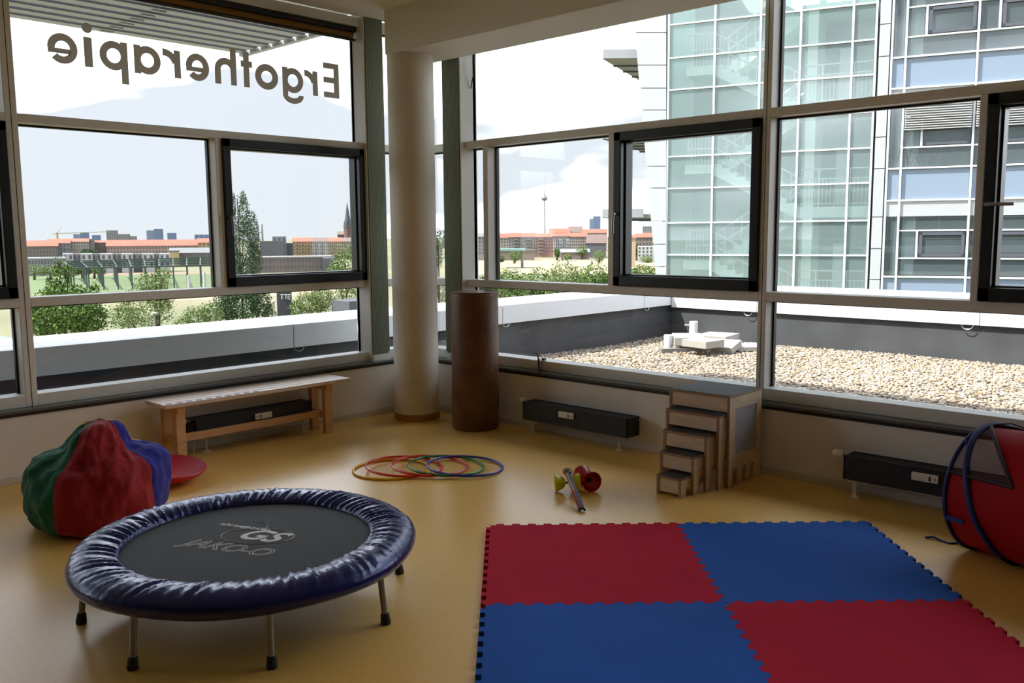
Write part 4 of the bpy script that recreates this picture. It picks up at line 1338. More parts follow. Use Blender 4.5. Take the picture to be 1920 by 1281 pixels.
def house(lab, dist, x0, x1, y_eave, y_roof, wall, roof, cols=0, rows=0, depth=12, y_low=None, yaw=0.0, hip=0.0, balc=None, cat='building', name='town_house', base=None):
    """x0..x1: facade in photo pixels, y_eave / y_roof: eaves and ridge rows, y_low: row where the windows end"""
    xm = (x0 + x1) / 2
    c = far(xm, y_eave, dist)
    v = np.array([c[0] - CAM[0], c[1] - CAM[1]])
    v /= np.linalg.norm(v)
    v = np.array([v[0] * math.cos(yaw) - v[1] * math.sin(yaw), v[0] * math.sin(yaw) + v[1] * math.cos(yaw)])
    r = np.array([v[1], -v[0]])
    ax = math.atan2(xm - 960, FPX)
    W = (x1 - x0) * dist / FPX * math.cos(ax) / max(0.3, math.cos(yaw))
    zt, zr = c[2], far(xm, y_roof, dist)[2]
    zb = ZT - 0.1 if base is None else base
    h = thing(name, (c[0], c[1], ZT), lab, cat)

    def P(u, d, z):
        return (c[0] + r[0] * u + v[0] * d, c[1] + r[1] * u + v[1] * d, z)
    m = MB()
    m.prism([(-W / 2, 0), (W / 2, 0), (W / 2, depth), (-W / 2, depth)], lambda u, d, z: P(u, d, z), (zb, zt))
    m.build('wall', wall, h)
    if roof is not None:
        if zr > zt + 0.2:
            o = 0.4
            hp = hip * W
            rm = MB()
            rm.add([P(-W / 2 - o, -o, zt), P(W / 2 + o, -o, zt), P(W / 2 + o, depth + o, zt), P(-W / 2 - o, depth + o, zt), P(-W / 2 - o + hp, depth / 2, zr), P(W / 2 + o - hp, depth / 2, zr)],
                   [(0, 1, 5, 4), (2, 3, 4, 5), (1, 2, 5), (3, 0, 4), (3, 2, 1, 0)])
            rm.build('roof', roof, h)
        else:
            MB().prism([(-W / 2 - .3, -.3), (W / 2 + .3, -.3), (W / 2 + .3, depth + .3), (-W / 2 - .3, depth + .3)], lambda u, d, z: P(u, d, z), (zt, zt + 0.5)).build('roof', roof, h)
    if cols:
        zl = far(xm, y_low, dist)[2]
        fh = (zt - zl) / rows
        cw = W / cols
        wm = MB()
        for i in range(cols):
            for j in range(rows):
                u, z = -W / 2 + (i + 0.5) * cw, zl + (j + 0.5) * fh
                wm.prism([(u - cw * 0.22, z - fh * 0.27), (u + cw * 0.22, z - fh * 0.27), (u + cw * 0.22, z + fh * 0.27), (u - cw * 0.22, z + fh * 0.27)], lambda a, b, w: P(a, w, b), (-0.06, 0.05))
        wo = wm.build('window_rows', M_WINDK, h)
        wo['kind'] = 'stuff'
        if balc:
            bm = MB()
            for i in balc:
                for j in range(rows):
                    u, z = -W / 2 + (i + 0.5) * cw, zl + j * fh
                    bm.prism([(u - cw * 0.45, z), (u + cw * 0.45, z), (u + cw * 0.45, z + fh * 0.36), (u - cw * 0.45, z + fh * 0.36)], lambda a, b, w: P(a, w, b), (-1.0, 0.0))
            bo = bm.build('balcony_rows', M_BALC, h)
            bo['kind'] = 'stuff'
    return h


def wm_(n, c):
    return omat('facade_' + n, c, 0.85, var=(0.4, 0.04))


Wg, Wb, Wp, Ww, Wy, Wo, Wk, Wgy = wm_('grey', (176, 172, 168), ), wm_('beige', (204, 190, 172)), wm_('pink', (206, 176, 160)), wm_('white', (232, 230, 226)), wm_('yellow', (232, 206, 150)), wm_('ochre', (226, 186, 130)), wm_('brown', (158, 142, 130)), wm_('darkgrey', (128, 128, 132))
house('grey brown house with red roof at the far left of the skyline', 500, 40, 104, 462, 451, Wk, M_RTILE, 12, 3, 14, 484)
house('pale house with red roof and fire wall, second in the left skyline', 510, 92, 129, 456, 448, Wg, M_RTILE, 6, 3, 12, 480)
house('cream four storey house with red roof in the left skyline', 515, 129, 164, 453.5, 447.5, Wb, M_RTILE, 8, 4, 12, 477)
house('narrow grey house beside the cream four storey house', 520, 164, 176, 450, 450, Wg, M_RGREY, 3, 4, 12, 476)
house('low brown house left of the long pink house', 530, 177, 208, 455, 451, Wk, M_RTILE, 6, 2, 12, 474)
house('long pink house with a long red roof in the left skyline', 520, 208, 372, 461, 449.5, Wp, M_RTILE, 30, 2, 16, 476, hip=0.0)
house('small ochre house with red roof at the right end of the left pane', 510, 372, 408, 455, 447, Wo, M_RTILE, 5, 3, 12, 474)
house('long low brown hall with grey roof and white gable', 400, 322, 412, 474, 465, Wk, M_RGREY, 18, 1, 20, 486)
house('small yellow annexe of the low hall', 392, 316, 335, 472, 472, Wy, M_RGREY, 0, 0, 6)
house('low grey white shed row at the far left edge', 330, 45, 118, 486, 486, Wg, Ww, 14, 1, 8, 498)
for i, (a, b) in enumerate(((118, 136), (152, 172), (189, 210), (228, 248), (267, 288), (299, 318))):
    house('white cubic row house, number %s from the left in its row' % ('one', 'two', 'three', 'four', 'five', 'six')[i], 340, a, b, 475.5, 475.5, Ww, None, 2, 2, 9, 503, name='row_house')
for i, (a, b) in enumerate(((136, 151), (172, 188), (210, 227), (248, 266), (288, 298))):
    house('grey recessed link between white row houses, number %s from the left' % ('one', 'two', 'three', 'four', 'five')[i], 346, a, b, 476, 476, Wg, None, 2, 2, 7, 500, name='row_house_link')
TB = wm_('hazeblue', (170, 188, 214))  # bluish air haze put into the far tower colours
TB2 = wm_('hazeblue_deep', (146, 168, 206))
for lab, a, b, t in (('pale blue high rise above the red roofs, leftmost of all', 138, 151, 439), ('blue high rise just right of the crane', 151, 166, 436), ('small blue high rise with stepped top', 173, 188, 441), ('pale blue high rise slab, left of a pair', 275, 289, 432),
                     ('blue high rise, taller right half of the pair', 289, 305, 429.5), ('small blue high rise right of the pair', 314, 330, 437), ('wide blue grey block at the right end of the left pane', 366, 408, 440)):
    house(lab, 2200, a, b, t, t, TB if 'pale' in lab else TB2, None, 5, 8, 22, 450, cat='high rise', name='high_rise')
for lab, a, b, t in (('tall beige grey high rise above the brown house', 200, 220, 432), ('lower grey block beside the tall beige high rise', 221, 243, 439), ('small grey block right of the grey high rises', 243, 256, 443)):
    house(lab, 1400, a, b, t, t, Wg, None, 5, 6, 18, 452, cat='high rise', name='high_rise')
house('windowless grey block with stepped roof right of the poplar', 400, 488, 532, 452, 452, Wgy, None, 0, 0, 16, name='office_block')
house('taller grey stair block adjoining the stepped roof', 404, 511, 536, 443.5, 443.5, Wg, None, 3, 3, 12, 480, name='office_block')
house('dark grey side wing beside the grey block', 410, 533, 549, 456, 456, wm_('slate', (110, 112, 118)), None, 0, 0, 10, name='office_block')
for lab, a, b, w, bal in (('ochre apartment house with brown balconies, left in its row', 549, 586, Wo, (1, 3, 5)), ('white apartment house in the middle of the row', 586, 614, Ww, (1, 4)), ('yellow apartment house with balconies, right in its row', 614, 640, Wy, (1, 3)), ('cream apartment house below the church spire', 640, 672, Wb, ())):
    house(lab, 480, a, b, 453, 445.5, w, M_RBRN if 'white' in lab or 'cream' in lab else M_RTILE, 7, 5, 14, 484, balc=bal, name='apartment_house')
house('low grey concrete commercial building behind the poplar', 315, 478, 622, 484, 484, Wk, Wg, 22, 2, 14, 506, name='commercial_building')
house('dark grey end block of the low commercial building', 308, 606, 626, 484, 484, Wgy, None, 2, 2, 8, 506, name='commercial_building')
for lab, px in (('left one of two slim power station chimneys', 484), ('right one of two slim power station chimneys', 492)):
    c = far(px, 440, 1800)
    k = 1800 / FPX
    ch = thing('chimney', (c[0], c[1], ZT), lab, 'chimney')
    MB().lathe([(2.0 * k * 0.9, ZT), (1.4 * k * 0.9, far(px, 421, 1800)[2])], (c[0], c[1], 0), 16).build('stack', Wg, ch)
    MB().lathe([(1.6 * k * 0.9, far(px, 422.5, 1800)[2]), (1.6 * k * 0.9, far(px, 421, 1800)[2])], (c[0], c[1], 0), 16).build('rim_band', Wgy, ch)
# church
c = far(652.5, 440, 860)
k = 860 / FPX
chh = thing('church_tower', (c[0], c[1], ZT), 'dark brick church tower with a sharp spire by the corner post', 'church')
M_BRICK = omat('church_brick', (134, 104, 96), 0.85, var=(0.5, 0.1))
M_SPIRE = omat('spire_slate', (92, 96, 100), 0.7)
z = lambda y, px=652.5, d=860: far(px, y, d)[2]
MB().lathe([(7.6 * k, ZT), (7.6 * k, z(428)), (8.2 * k, z(427)), (8.2 * k, z(425))], (c[0], c[1], 0), 8, smooth=False).build('shaft', M_BRICK, chh)
MB().lathe([(6.4 * k, z(425)), (5.2 * k, z(412)), (3.0 * k, z(398)), (0.05, z(379))], (c[0], c[1], 0), 8, smooth=False).build('spire', M_SPIRE, chh)
for a in range(4):
    t = a * PI / 2 + 0.6
    MB().lathe([(1.5 * k, z(428)), (1.5 * k, z(424)), (0.02, z(413))], (c[0] + 6.6 * k * math.cos(t), c[1] + 6.6 * k * math.sin(t), 0), 6, smooth=False).build('pinnacle', M_SPIRE, chh)
house('small turreted church nave left of the spire', 865, 633, 648, 440, 434, M_BRICK, M_RBRN, 0, 0, 20, name='church_nave')
# skyline behind the right-hand panes
house('pale grey apartment house beside the right corner post', 430, 884, 914, 444, 437, Wg, M_RGREY, 5, 5, 14, 478, name='apartment_house')
for lab, a, b, w, rf, e, r_, nc, bal in (('cream corner house with hipped red roof, left in the right pane', 928, 954, Wb, M_RTILE, 446, 437, 5, ()), ('grey white house with wide balconies and red roof', 954, 1004, Wg, M_RTILE, 444.5, 436.5, 11, (2, 3, 7, 8)), ('dusky pink house with red roof', 1004, 1037, wm_('dusky', (190, 136, 130)), M_RTILE, 444.5, 437, 7, (1, 2)),
                                         ('white house with balconies and dormer roof', 1037, 1067, Ww, M_RTILE, 443, 437.5, 7, (1, 4)), ('cream house with red roof left of the dark hall', 1067, 1100, Wb, M_RTILE, 444, 436.5, 8, ())):
    house(lab, 480, a, b, e, r_, w, rf, nc, 5, 14, 474, balc=bal, name='apartment_house')
house('dark hall with a steep brown roof', 465, 1100, 1136, 456, 440, Wgy, M_RBRN, 0, 0, 16, name='market_hall')
house('long red roofed house on the rise behind the row', 640, 1030, 1068, 437, 428, Wp, M_RTILE, 0, 0, 16, name='town_house')
house('brown roofed church hall on the rise behind the row', 650, 1066, 1092, 436, 424.5, Wk, M_RBRN, 0, 0, 20, name='town_house')
house('red roofed house on the rise beside the dark hall', 640, 1092, 1138, 437, 429.5, Wp, M_RTILE, 0, 0, 16, name='town_house')
house('peach house with red roof inside the right anthracite sash', 330, 1178, 1192, 446, 440, wm_('peach', (240, 208, 170)), M_RTILE, 0, 0, 12, name='town_house')
house('brown house with red roof inside the right anthracite sash', 410, 1192, 1246, 445, 437, Wk, M_RTILE, 9, 3, 12, 470, name='town_house')
house('pale scaffolded house below the brown house', 385, 1196, 1246, 462, 462, Ww, None, 7, 3, 8, 482, name='town_house')
house('grey tower block above the roofs inside the right sash', 700, 1205, 1230, 424, 424, Wg, None, 6, 3, 16, 434, cat='high rise', name='high_rise')
house('pale blue high rise far right of the tall tower', 2000, 1105, 1112, 410, 410, TB, None, 3, 8, 24, 436, cat='high rise', name='high_rise')
house('taller blue high rise far right of the tall tower', 2000, 1112, 1126, 405.5, 405.5, TB2, None, 5, 9, 24, 436, cat='high rise', name='high_rise')
house('low brick pavilion under the turquoise canopy', 425, 926, 1002, 471, 471, Wk, M_RBRN, 0, 0, 8, name='pavilion')
house('low market shed with pale skylight roof', 430, 1052, 1104, 473, 467, Wk, Ww, 0, 0, 8, name='market_shed')
house('white van parked on the sandy field, left of two', 400, 1064, 1082, 487, 487, Ww, None, 0, 0, 2.2, cat='van', name='parked_van', base=ZT + 0.3)
house('white van parked on the sandy field, right of two', 400, 1107, 1128, 488, 488, Ww, None, 0, 0, 2.2, cat='van', name='parked_van', base=ZT + 0.3)
# tall broadcasting tower
c = far(1021, 430, 2600)
k = 2600 / FPX
tv = thing('broadcasting_tower', (c[0], c[1], ZT), 'slender tall tower with a silver ball above the roofs', 'tower')
zz = lambda y: far(1021, y, 2600)[2]
M_TVC = omat('tower_concrete', (214, 208, 206), 0.8)
MB().lathe([(4.0 * k, ZT), (2.2 * k, zz(430)), (1.5 * k, zz(378))], (c[0], c[1], 0), 20).build('shaft', M_TVC, tv)
MB().lathe([(0.1, zz(378)), (4.5 * k, zz(375.5)), (6.2 * k, zz(371.5)), (4.5 * k, zz(367.5)), (1.5 * k, zz(366))], (c[0], c[1], 0), 24).build('ball', omat('tower_ball', (190, 196, 206), 0.35, metal=0.6), tv)
MB().lathe([(1.3 * k, zz(366)), (1.3 * k, zz(358)), (0.7 * k, zz(357)), (0.4 * k, zz(330))], (c[0], c[1], 0), 12).build('antenna', omat('antenna_red', (226, 206, 202), 0.7), tv)
# tower crane
c = far(107, 440, 620)
k = 620 / FPX
cr = thing('tower_crane', (c[0], c[1], ZT), 'pale yellow tower crane above the left red roofs', 'crane')
M_CR = omat('crane_yellow', (214, 196, 150), 0.7)
zc_ = lambda y: far(107, y, 620)[2]
MB().box(c[0] - 1.4 * k, c[0] + 1.4 * k, c[1] - 1.4 * k, c[1] + 1.4 * k, ZT, zc_(436)).build('mast', M_CR, cr)
e1, e0 = far(205, 434.5, 627), far(98, 439, 617)
MB().bar((c[0], c[1], zc_(438)), e1, 1.0 * k, 1.0 * k).build('jib', M_CR, cr)
MB().bar((c[0], c[1], zc_(438)), e0, 1.0 * k, 1.2 * k).build('counter_jib', M_CR, cr)
MB().tube([(c[0], c[1], zc_(437)), far(114, 427.5, 621)], 0.5 * k, 6).build('top_frame', M_CR, cr)
# green steel frame of a former gasworks hall
fr_ = thing('open_steel_hall', tuple(fl(260, 540, ZT)), 'dark green open steel frame standing on the meadow', 'steel frame')
M_GST = omat('green_steel', (70, 92, 78), 0.6)
pA, pB, pC, pD = [fl(x, y, ZT) for x, y in ((122, 524), (402, 512), (402, 538), (140, 546))]
NR, NCc = 5, 11
ZF = ZT + 5.2


def gq(s, t):
    return (pA * (1 - s) + pB * s) * (1 - t) + (pD * (1 - s) + pC * s) * t


for i in range(NCc):
    s = i / (NCc - 1)
    MB().bar((*gq(s, 0)[:2], ZF), (*gq(s, 1)[:2], ZF), 0.35, 0.40).build('beam', M_GST, fr_)
    for j in range(NR):
        p = gq(s, j / (NR - 1))
        MB().box(p[0] - 0.13, p[0] + 0.13, p[1] - 0.13, p[1] + 0.13, ZT, ZF).build('post', M_GST, fr_)
for j in range(NR):
    t = j / (NR - 1)
    MB().bar((*gq(0, t)[:2], ZF + 0.15), (*gq(1, t)[:2], ZF + 0.15), 0.35, 0.40).build('beam', M_GST, fr_)
# arched racks beyond the frame
for i, x in enumerate((212, 236, 258, 279, 300)):
    a, b = fl(x, 506, ZT), fl(x + 13, 506, ZT)
    H = 4.6
    pts = [a, a + np.array([0, 0, H * 0.82]), a * 0.9 + b * 0.1 + np.array([0, 0, H]), b + np.array([0, 0, H]), b]
    o = tag(MB().tube(pts, 0.22, 6).build('steel_arch', M_GST), 'green steel portal before the white houses, number %s from the left' % ('one', 'two', 'three', 'four', 'five')[i], 'steel portal', 'steel portals on the meadow')
for i, (x, y0, y1) in enumerate(((355, 541, 516), (384, 537, 511))):
    b_ = fl(x, y0 + 4, ZT)
    d_ = np.linalg.norm((b_ - CAM)[:2])
    o = MB().box(b_[0] - 0.25, b_[0] + 0.25, b_[1] - 0.25, b_[1] + 0.25, ZT, far(x, y1, d_)[2]).build('gate_pillar', Ww)
    tag(o, ('left' if i == 0 else 'right') + ' one of two white gate pillars at the meadow edge', 'pillar')
# car park lamps
for lab, x, y0, y1, d in (('street lamp before the pale green tree, leftmost', 291, 589, 620, 46), ('street lamp beside the low shrub, middle one', 405, 579, 606, 50), ('street lamp beside the dark tree, rightmost', 514, 567, 598, 54)):
    b_ = far(x, y1, d)
    zt_ = far(x, y0, d)[2]
    lp = thing('street_lamp', (b_[0], b_[1], ZT), lab, 'street lamp', 'car park lamps')
    MB().tube([(b_[0], b_[1], ZT), (b_[0], b_[1], zt_)], 0.045, 8).build('pole', Wg, lp)
    MB().lathe([(0.05, zt_ - 0.02), (0.14, zt_), (0.14, zt_ + 0.07), (0.02, zt_ + 0.10)], (b_[0], b_[1], 0), 14).build('lamp_head', Ww, lp)
# graffiti wall
ga, gb = far(519, 560, 64), far(547, 560, 64)
gw = thing('graffiti_wall', (ga[0], ga[1], ZT), 'grey wall stub with white graffiti letters among the bushes', 'wall')
dv = (gb - ga) / np.linalg.norm(gb - ga)
dn = np.array([dv[1], -dv[0], 0])
zt_, zl_ = far(533, 547, 64)[2], ZT
MB().obox(((ga + gb) / 2)[:2].tolist() + [(zt_ + zl_) / 2], (dv * np.array([1, 1, 0]), dn, (0, 0, 1)), (np.linalg.norm((gb - ga)[:2]) / 2, 0.5, (zt_ - zl_) / 2)).build('masonry', omat('dark_plaster', (104, 104, 108), 0.9, var=(2, 0.15)), gw)
toCam = -dn if np.dot(dn, CAM - ga) < 0 else dn
for i, segs in enumerate(([(0, 1, 1, 1), (.5, 0, .5, 1)], [(0, 1, 1, 1), (.5, 0, .5, 1)], [(0, 0, 0, 1), (0, 1, .9, 1), (0, .5, .8, .5), (0, 0, .9, 0)])):
    gm = MB()
    for a0_, b0_, a1_, b1_ in segs:
        f = lambda a, b: far(526 + i * 7 + a * 5.5, 561 - b * 8, 63.3)
        gm.tube([f(a0_, b0_), f(a1_, b1_)], 0.05, 6)
    gm.build('letter', Ww, gw)
# turquoise canopy on posts
cp = thing('canopy', tuple(fl(955, 500, ZT)), 'flat turquoise canopy roof on a pale post at the field edge', 'canopy')
p0, p1 = far(926, 468, 330), far(985, 468, 330)
MB().bar(p0, p1, 12, 0.7).build('roof_plate', omat('turquoise', (150, 206, 196), 0.6), cp)
for x in (930, 979):
    q = far(x, 469, 330)
    MB().tube([(q[0], q[1], ZT), (q[0], q[1], q[2])], 0.5, 8).build('post', Wg, cp)
# dark flat roof below the right end of the left window and turquoise roof at the far left
rp = [far(x, y, d) for x, y, d in ((648, 565, 60), (690, 562, 60), (690, 575, 56), (643, 580, 56))]
dr = thing('flat_roof', tuple(rp[0]), 'dark flat roof with thin railing below the left corner post', 'roof')
MB().box(rp[0][0] - 1.6, rp[0][0] + 0.4, rp[0][1] + 0.0, rp[0][1] + 2.0, ZT, rp[0][2]).build('block', wm_('slate', (110, 112, 118)), dr)
MB().tube([rp[0] + np.array([0, 0, 0.15]), rp[1] + np.array([0, 0, 0.15])], 0.03, 6).build('rail', Wg, dr)
tq = fl(-30, 640, -4.0)
o = MB().box(tq[0] - 6, tq[0] + 3, tq[1] - 6, tq[1] + 1.5, ZT, -4.0).build('blue_roofed_shed', omat('pale_blue_roof', (150, 200, 220), 0.6))
tag(o, 'pale blue flat shed roof at the lower left edge of the left window', 'shed')


# ------------------------------------------------------------------ neighbouring glass stair tower and office wing
Rg = np.array([RT[0], RT[1]]) / math.hypot(RT[0], RT[1])
Fg = np.array([-Rg[1], Rg[0]])
E_ = 0.904 * Rg - 0.427 * Fg           # along the facade, to the right and nearer
N_ = 0.427 * Rg + 0.904 * Fg           # into the building
P0 = CAM[:2] + Fg * 30.0 + Rg * ((1253 - 960) / FPX * 30.0 * 0.993)


def fac(px, py, w=0.0):
    """photo pixel -> (s, z) on the facade plane shifted w into the building"""
    d = ray(px, py)
    q = P0 + N_ * w - CAM[:2]
    t = np.dot(q, N_) / np.dot(d[:2], N_)
    p = CAM + d * t
    return float(np.dot(p[:2] - P0, E_)), float(p[2])


def FP(s, w, z):
    p = P0 + E_ * s + N_ * w
    return (p[0], p[1], z)


def fbox(m, s0, s1, w0, w1, z0, z1):
    return m.prism([(s0, w0), (s1, w0), (s1, w1), (s0, w1)], lambda u, d, z: FP(u, d, z), (z0, z1))


nb = thing('office_building', (P0[0], P0[1], ZT), 'white office building with glazed stair tower filling the right windows', 'building')
M_NW = omat('neighbour_white', (236, 238, 240), 0.5, var=(0.6, 0.02))
M_NF = mat('neighbour_frame', (206, 208, 210), 0.45)
M_NBACK = mat('stair_back', (226, 240, 236), 0.8)
M_NFLOOR = mat('stair_slab', (226, 238, 232), 0.7)
M_NDK = omat('stair_dark', (120, 132, 138), 0.7)
M_SPAN = omat('spandrel_blue', (176, 196, 220), 0.35)
M_OFF = omat('office_inside', (150, 160, 162), 0.9)
M_SASHG = omat('office_sash', (108, 112, 124), 0.5)

rows = [fac(1600, y)[1] for y in (-58, 10, 78, 143, 212, 279, 344, 414, 479, 542, 606)]
ZTOP, ZBOT = rows[0] + 3, ZT
cols = [fac(x, 300)[0] for x in (1252, 1337, 1421, 1495, 1591, 1634)]
sL, sR = cols[0], cols[-1]
# glazing
for s in cols:
    fbox(MB(), s - 0.03, s + 0.03, -0.08, 0.06, ZBOT, ZTOP).build('mullion', M_NF, nb)
for z in rows:
    fbox(MB(), sL, sR, -0.06, 0.05, z - 0.022, z + 0.022).build('transom', M_NF, nb)
for a, b in zip(cols[:-1], cols[1:]):
    for z1, z0 in zip(rows[:-1], rows[1:]):
        fbox(MB(), a + 0.03, b - 0.03, 0.0, 0.02, z0 + 0.022, z1 - 0.022).build('pane', GLASS_GREEN, nb)
# inside of the stair tower
DW = 4.6
sm = cols[3]
fbox(MB(), sL, sR + 0.2, DW, DW + 0.2, ZBOT, ZTOP).build('stair_back_wall', M_NBACK, nb)
fbox(MB(), sL - 0.2, sL, 0.1, DW, ZBOT, ZTOP).build('stair_side_wall', M_NBACK, nb)
fbox(MB(), sm + 0.35, sR, 2.6, 2.75, ZBOT, ZTOP).build('lift_lobby_wall', M_NDK, nb)
fbox(MB(), sm + 0.15, sm + 0.45, 0.5, 2.7, ZBOT, ZTOP).build('lobby_pier', M_NFLOOR, nb)
yl = [fac(1560, y, 0.6)[1] for y in (-2, 194, 390, 586)]
STH = (yl[0] - yl[1] + yl[1] - yl[2]) / 2
yl = [yl[1] + STH * k for k in (2, 1, 0, -1, -2)]
for z in yl:
    fbox(MB(), sm - 0.1, sR - 0.05, 0.45, 2.7, z - 0.34, z).build('landing', M_NFLOOR, nb)
    rail = fbox(MB(), sm + 0.1, sR - 0.1, 0.46, 0.50, z + 1.16, z + 1.20)
    fbox(rail, sm + 0.1, sR - 0.1, 0.46, 0.50, z + 0.86, z + 0.89)
    fbox(rail, sm + 0.1, sR - 0.1, 0.46, 0.50, z + 0.08, z + 0.11)
    ro = rail.build('handrail', M_NF, nb)
    n = 17
    for k in range(n):
        s = sm + 0.15 + (sR - sm - 0.3) * k / (n - 1)
        w_ = 0.05 if k % 8 == 4 else 0.018
        fbox(MB(), s - w_ / 2, s + w_ / 2, 0.465, 0.495, z - (0.3 if k % 8 == 4 else 0), z + (1.2 if k % 8 == 4 else 0.88)).build('baluster', M_NF, ro)
    # half landing to the left and the two flights that meet it
    zh = z + STH * 0.46
    s1, s2 = cols[1] - 0.1, sm - 0.1
    fbox(MB(), sL + 0.45, s1, 0.5, 2.9, zh - 0.30, zh).build('half_landing', M_NFLOOR, nb)
    for up in (0, 1):
        fm = MB()
        ns = 10
        w0 = 0.55 if up == 0 else 1.75
        za, zb = (zh, z) if up == 0 else (zh, z + STH)
        poly = []
        for k in range(ns):
            sa_, sb_ = s1 + (s2 - s1) * k / ns, s1 + (s2 - s1) * (k + 1) / ns
            zk = za + (zb - za) * (k + (1 if up else 0)) / ns
            poly += [(sa_, zk), (sb_, zk)]
        poly += [(s2, zb - 0.35), (s1, za - 0.35)]
        fm.prism(poly, lambda u, v, w: FP(u, w, v), (w0, w0 + 1.05))
        fo = fm.build('stair_flight', M_NFLOOR, nb)
        rm = MB()
        for h in (0.55, 1.0):
            rm.bar(FP(s1, w0 + 0.02, za + h), FP(s2, w0 + 0.02, zb + h), 0.04, 0.05)
        rm.build('handrail', M_NF, fo)
        for k in range(9):
            s = s1 + (s2 - s1) * (k + 0.5) / 9
            zb_ = za + (zb - za) * (k + 0.5) / 9
            fbox(MB(), s - 0.015, s + 0.015, w0 + 0.01, w0 + 0.03, zb_, zb_ + 1.0).build('baluster', M_NF, fo)
    rl_ = fbox(MB(), sL + 0.5, s1, 0.52, 0.56, zh + 1.0, zh + 1.05)
    fbox(rl_, sL + 0.5, s1, 0.52, 0.56, zh + 0.5, zh + 0.54)
    lo = rl_.build('handrail', M_NF, nb)
    for k in range(8):
        s = sL + 0.55 + (s1 - sL - 0.6) * k / 7
        fbox(MB(), s - 0.015, s + 0.015, 0.53, 0.55, zh, zh + 1.0).build('baluster', M_NF, lo)
    # door and door frame at the back of the half landing
    d = fbox(MB(), cols[1] - 0.55, cols[1] + 1.35, DW - 0.1, DW + 0.01, z + 2.15, z + 2.35)
    fbox(d, cols[1] - 0.55, cols[1] - 0.3, DW - 0.1, DW + 0.01, z, z + 2.35)
    d.build('door_frame', M_NDK, nb)
    fbox(MB(), cols[4] - 0.6, cols[4] - 0.25, 2.55, 2.6, z + 0.1, z + 2.0).build('lobby_door', M_NF, nb)
# white leaning end wall left of the glazing, in panels
joints = [-40, 62, 123, 166, 207, 262, 312, 353, 415, 458, 500, 560]


def ledge(py):
    return 1190 + (py - 36) * (1231 - 1190) / (515 - 36)


for a, b in zip(joints[:-1], joints[1:]):
    q = [fac(ledge(a), a), fac(1250.5, a), fac(1250.5, b), fac(ledge(b), b)]
    q = [(q[0][0], q[0][1] - 0.012), (q[1][0], q[1][1] - 0.012), (q[2][0], q[2][1] + 0.012), (q[3][0], q[3][1] + 0.012)]
    MB().prism(q, lambda u, v, w: FP(u, w, v), (-0.10, 0.45)).build('white_panel', M_NW, nb)
q = [fac(ledge(560), 560), fac(1250.5, 560)]
MB().prism([q[0], q[1], (q[1][0], ZT), (q[0][0] + 1.0, ZT)], lambda u, v, w: FP(u, w, v), (-0.10, 0.45)).build('white_panel', M_NW, nb)
# triangular balcony slabs sticking out to the left
for z in (10.08, 7.40, 4.73, 2.05, -0.6):
    def fin(px, D):
        t = (px - 960) / FPX * 0.993
        p = CAM[:2] + Fg * D + Rg * t * D
        return p
    A, B, C_ = fin(1129, 31.0), fin(1206, 31.0), fin(1212, 36.5)
    sb_ = MB()
    for k in range(5):
        t0, t1 = k / 5, (k + 1) / 5
        l0, l1 = A + (C_ - A) * t0, A + (C_ - A) * t1
        r0, r1 = B + (C_ - B) * t0 + Rg * 0.6, B + (C_ - B) * t1 + Rg * 0.6
        pts = [l0, r0, r1, l1]
        g_ = 0.02
        pm = MB()
        pm.add([(p[0], p[1], z) for p in pts] + [(p[0], p[1], z + 0.14) for p in pts], [(0, 1, 2, 3), (7, 6, 5, 4), (0, 4, 5, 1), (1, 5, 6, 2), (2, 6, 7, 3), (3, 7, 4, 0)])
        pts2 = [p[:2] for p in pts]
        pm.build('balcony_board', omat('balcony_grey', (196, 190, 180), 0.7), nb)
        if k < 4:
            MB().bar((*l1, z - 0.03), (*r1, z - 0.03), 0.05, 0.06).build('balcony_joist', M_NDK, nb)
    MB().bar((*A, z + 0.17), (*B, z + 0.17), 0.12, 0.30).build('balcony_edge', M_NW, nb)
# white pier right of the stair tower
sp0, sp1 = fac(1637, 300)[0] + 0.05, fac(1660, 300)[0]
pj = [fac(1650, y)[1] for y in (-40, 48, 108, 258, 317, 407, 466, 524, 600)]
for z1, z0 in zip(pj[:-1], pj[1:]):
    fbox(MB(), sp0, sp1, -0.15, 0.3, z0 + 0.012, z1 - 0.012).build('white_panel', M_NW, nb)
fbox(MB(), sp0, sp1, -0.15, 0.3, ZT, pj[-1] - 0.012).build('white_panel', M_NW, nb)
# office wing: ribbon windows between blue spandrels, bays repeat to the right
so = sp1 + 0.03
bay = [fac(1664, 300)[0], fac(1690, 300)[0], fac(1822, 300)[0]]
pitch = bay[2] - bay[1]
edges = [bay[0], bay[1]] + [bay[1] + pitch * k for k in range(1, 8)]
S_END = edges[-1]
